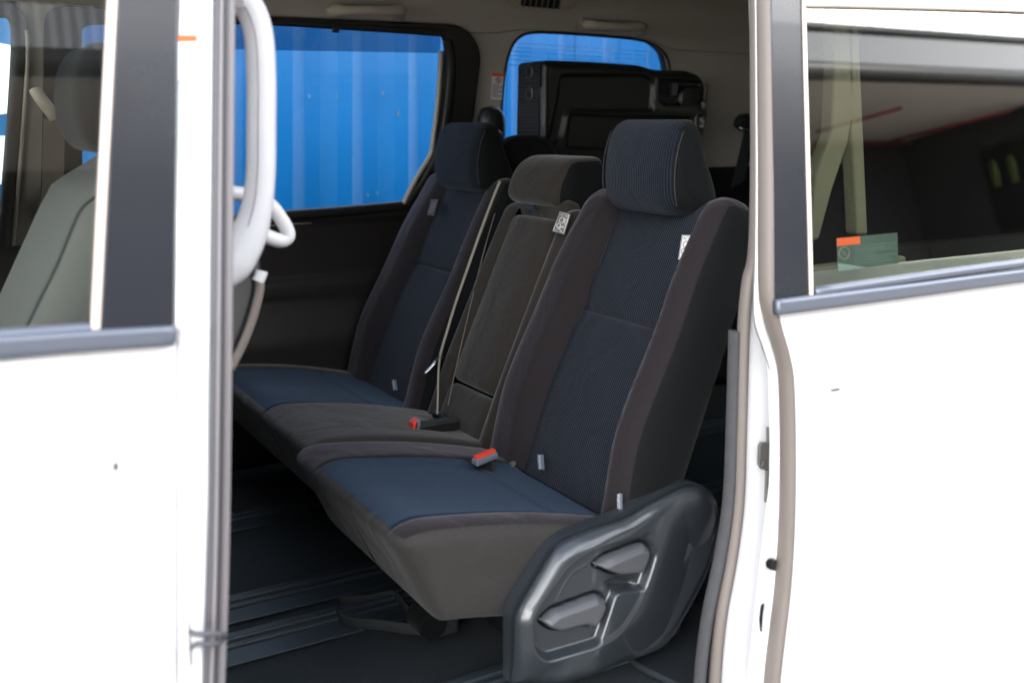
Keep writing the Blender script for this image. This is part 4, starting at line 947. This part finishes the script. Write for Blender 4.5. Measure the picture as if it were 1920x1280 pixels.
c = np.array(onY(985, 320, 2.42)); Vq = Vv*np.array((.20, .10, .20)) + c; Vq[:, 0] += .0
mk('headrest', Vq, Fc, M['side'], t3)

# ================================================================== front passenger seat
f1 = thing('front_seat', (.1, 1.67, -.95), 'grey front passenger seat seen through the front door glass', 'car seat')
O, Vv, Fc, side = rbox(dense(0, 1, .25, .1), dense(1.42, 1.93, .05, .05), dense(-.8, -.045, .06, .04), (.25, .05, .07))
V = Vv.copy(); k = (-.045-V[:, 2]); xf = .235 - k*.42 - .02*ss(.0, .08, k)*0; dep = .13 + .12*ss(0, .15, k) - .42*np.clip(k-.16, 0, .40)
X = xf + V[:, 0]*dep + .05*(1-ss(0, .07, k))*(1-V[:, 0])
cy = O[Fc].mean(1)
mid = np.where((side == 2) & (cy[:, 0] > .27), 1, 0); mid = np.where(side == 1, 1, mid)
mk('backrest', np.stack([X, V[:, 1], V[:, 2]], 1), Fc, [M['leather'], M['black']], f1, mids=mid)
O, Vv, Fc, side = rbox(dense(0, 1, .3, .1), dense(1.53, 1.81, .04, .03), dense(-.045, .115, .05, .02), (.3, .04, .06))
V = Vv.copy(); k = (V[:, 2]+.045)/.16
X = .205 + .04*np.abs(k-.55)**2 + V[:, 0]*(.10-.03*k)
mk('headrest', np.stack([X, V[:, 1], V[:, 2]], 1), Fc, [M['side'], M['black']], f1, mids=(side != 2).astype(int)*0)
e = [onY(*p, 1.415) for p in ((44, 625), (70, 570), (105, 500), (130, 440), (150, 395), (175, 372), (200, 362))]
mk('seam', *tube(e, .002, 6, sm=5), M['strap'], f1)
mk('cushion', *join([bx(-.35, .22, 1.42, 1.92, -.78, -.60)]), M['leather'], f1, smooth=False, bevel=.04, seg=4)
mk('seat_base', *join([bx(-.25, .2, 1.5, 1.86, -.95, -.78)]), M['black'], f1, smooth=False, bevel=.02)
# rear shell with pale edge strip, seen past the centre pillar
mk('back_shell', *prism([onY(*p, 1.44) for p in ((380, 400), (455, 420), (488, 462), (494, 510), (488, 545), (470, 620), (436, 695), (380, 800))], (0, .45, 0)), M['plastic'], f1, smooth=False, bevel=.012, seg=3)
mk('edge_strip', *tube([onY(*p, 1.43) for p in ((487, 528), (486, 550), (472, 602), (455, 645), (432, 692))], .0065, 8, sm=5), M['seal'], f1)
mk('strip_cap', *tube([onY(*p, 1.43) for p in ((491, 508), (488, 518), (483, 528))], .009, 8, sm=3), M['greyh'], f1)
mk('assist_bar', *tube([onY(*p, 1.46) for p in ((410, 358), (455, 364), (480, 368), (508, 386), (528, 412), (540, 436), (536, 448), (520, 450), (490, 438), (455, 420))], .0105, 12, sm=6), M['greyh'], f1, label='pale grey bent assist bar behind the front seat')
# driver seat (beyond); extra width and headrest added to block sun
f2 = thing('driver_seat', (-.1, 2.4, -.95), 'dark driver seat beyond the front passenger seat', 'car seat')
O, Vv, Fc, side = rbox(dense(0, 1, .25, .1), dense(2.27, 2.77, .05, .05), dense(-.8, -.10, .06, .04), (.25, .05, .07))
V = Vv.copy(); k = (-.10-V[:, 2]); X = -.05 - k*.42 + V[:, 0]*(.12+.1*ss(0, .3, k))
mk('backrest', np.stack([X, V[:, 1], V[:, 2]], 1), Fc, M['side'], f2)
O, Vv, Fc, side = rbox(dense(-.5, .5, .3, .2), dense(-.5, .5, .3, .2), dense(-.5, .5, .3, .2), (.4, .4, .4)); mk('headrest', Vv*np.array((.11, .27, .17)) + np.array((-.02, 2.52, .0)), Fc, M['side'], f2)
mk('cushion', *join([bx(-.6, -.05, 2.27, 2.77, -.78, -.60)]), M['side'], f2, smooth=False, bevel=.04, seg=4)
mk('seat_base', *join([bx(-.5, -.05, 2.2, 2.6, -.95, -.78)]), M['black'], f2, smooth=False, bevel=.02)
# far front belt
fbt = thing('seat_belt', (.33, 2.7, 0), 'brown-grey seat belt with beige guide on the far centre pillar behind the front headrest', 'seat belt')
mk('webbing', *prism([onY(*p, 2.66) for p in ((82, 222), (122, 230), (118, 420), (76, 470))], (0, .003, 0)), mat('brown_webbing', (.13, .11, .09), .8, bump=.6, bscale=900), fbt, smooth=False)
mk('guide', *tube([onY(66, 168, 2.64), onY(74, 182, 2.63), onY(92, 205, 2.63), onY(104, 222, 2.64)], .014, 10, sm=4, ry=.010), M['beigep'], fbt)
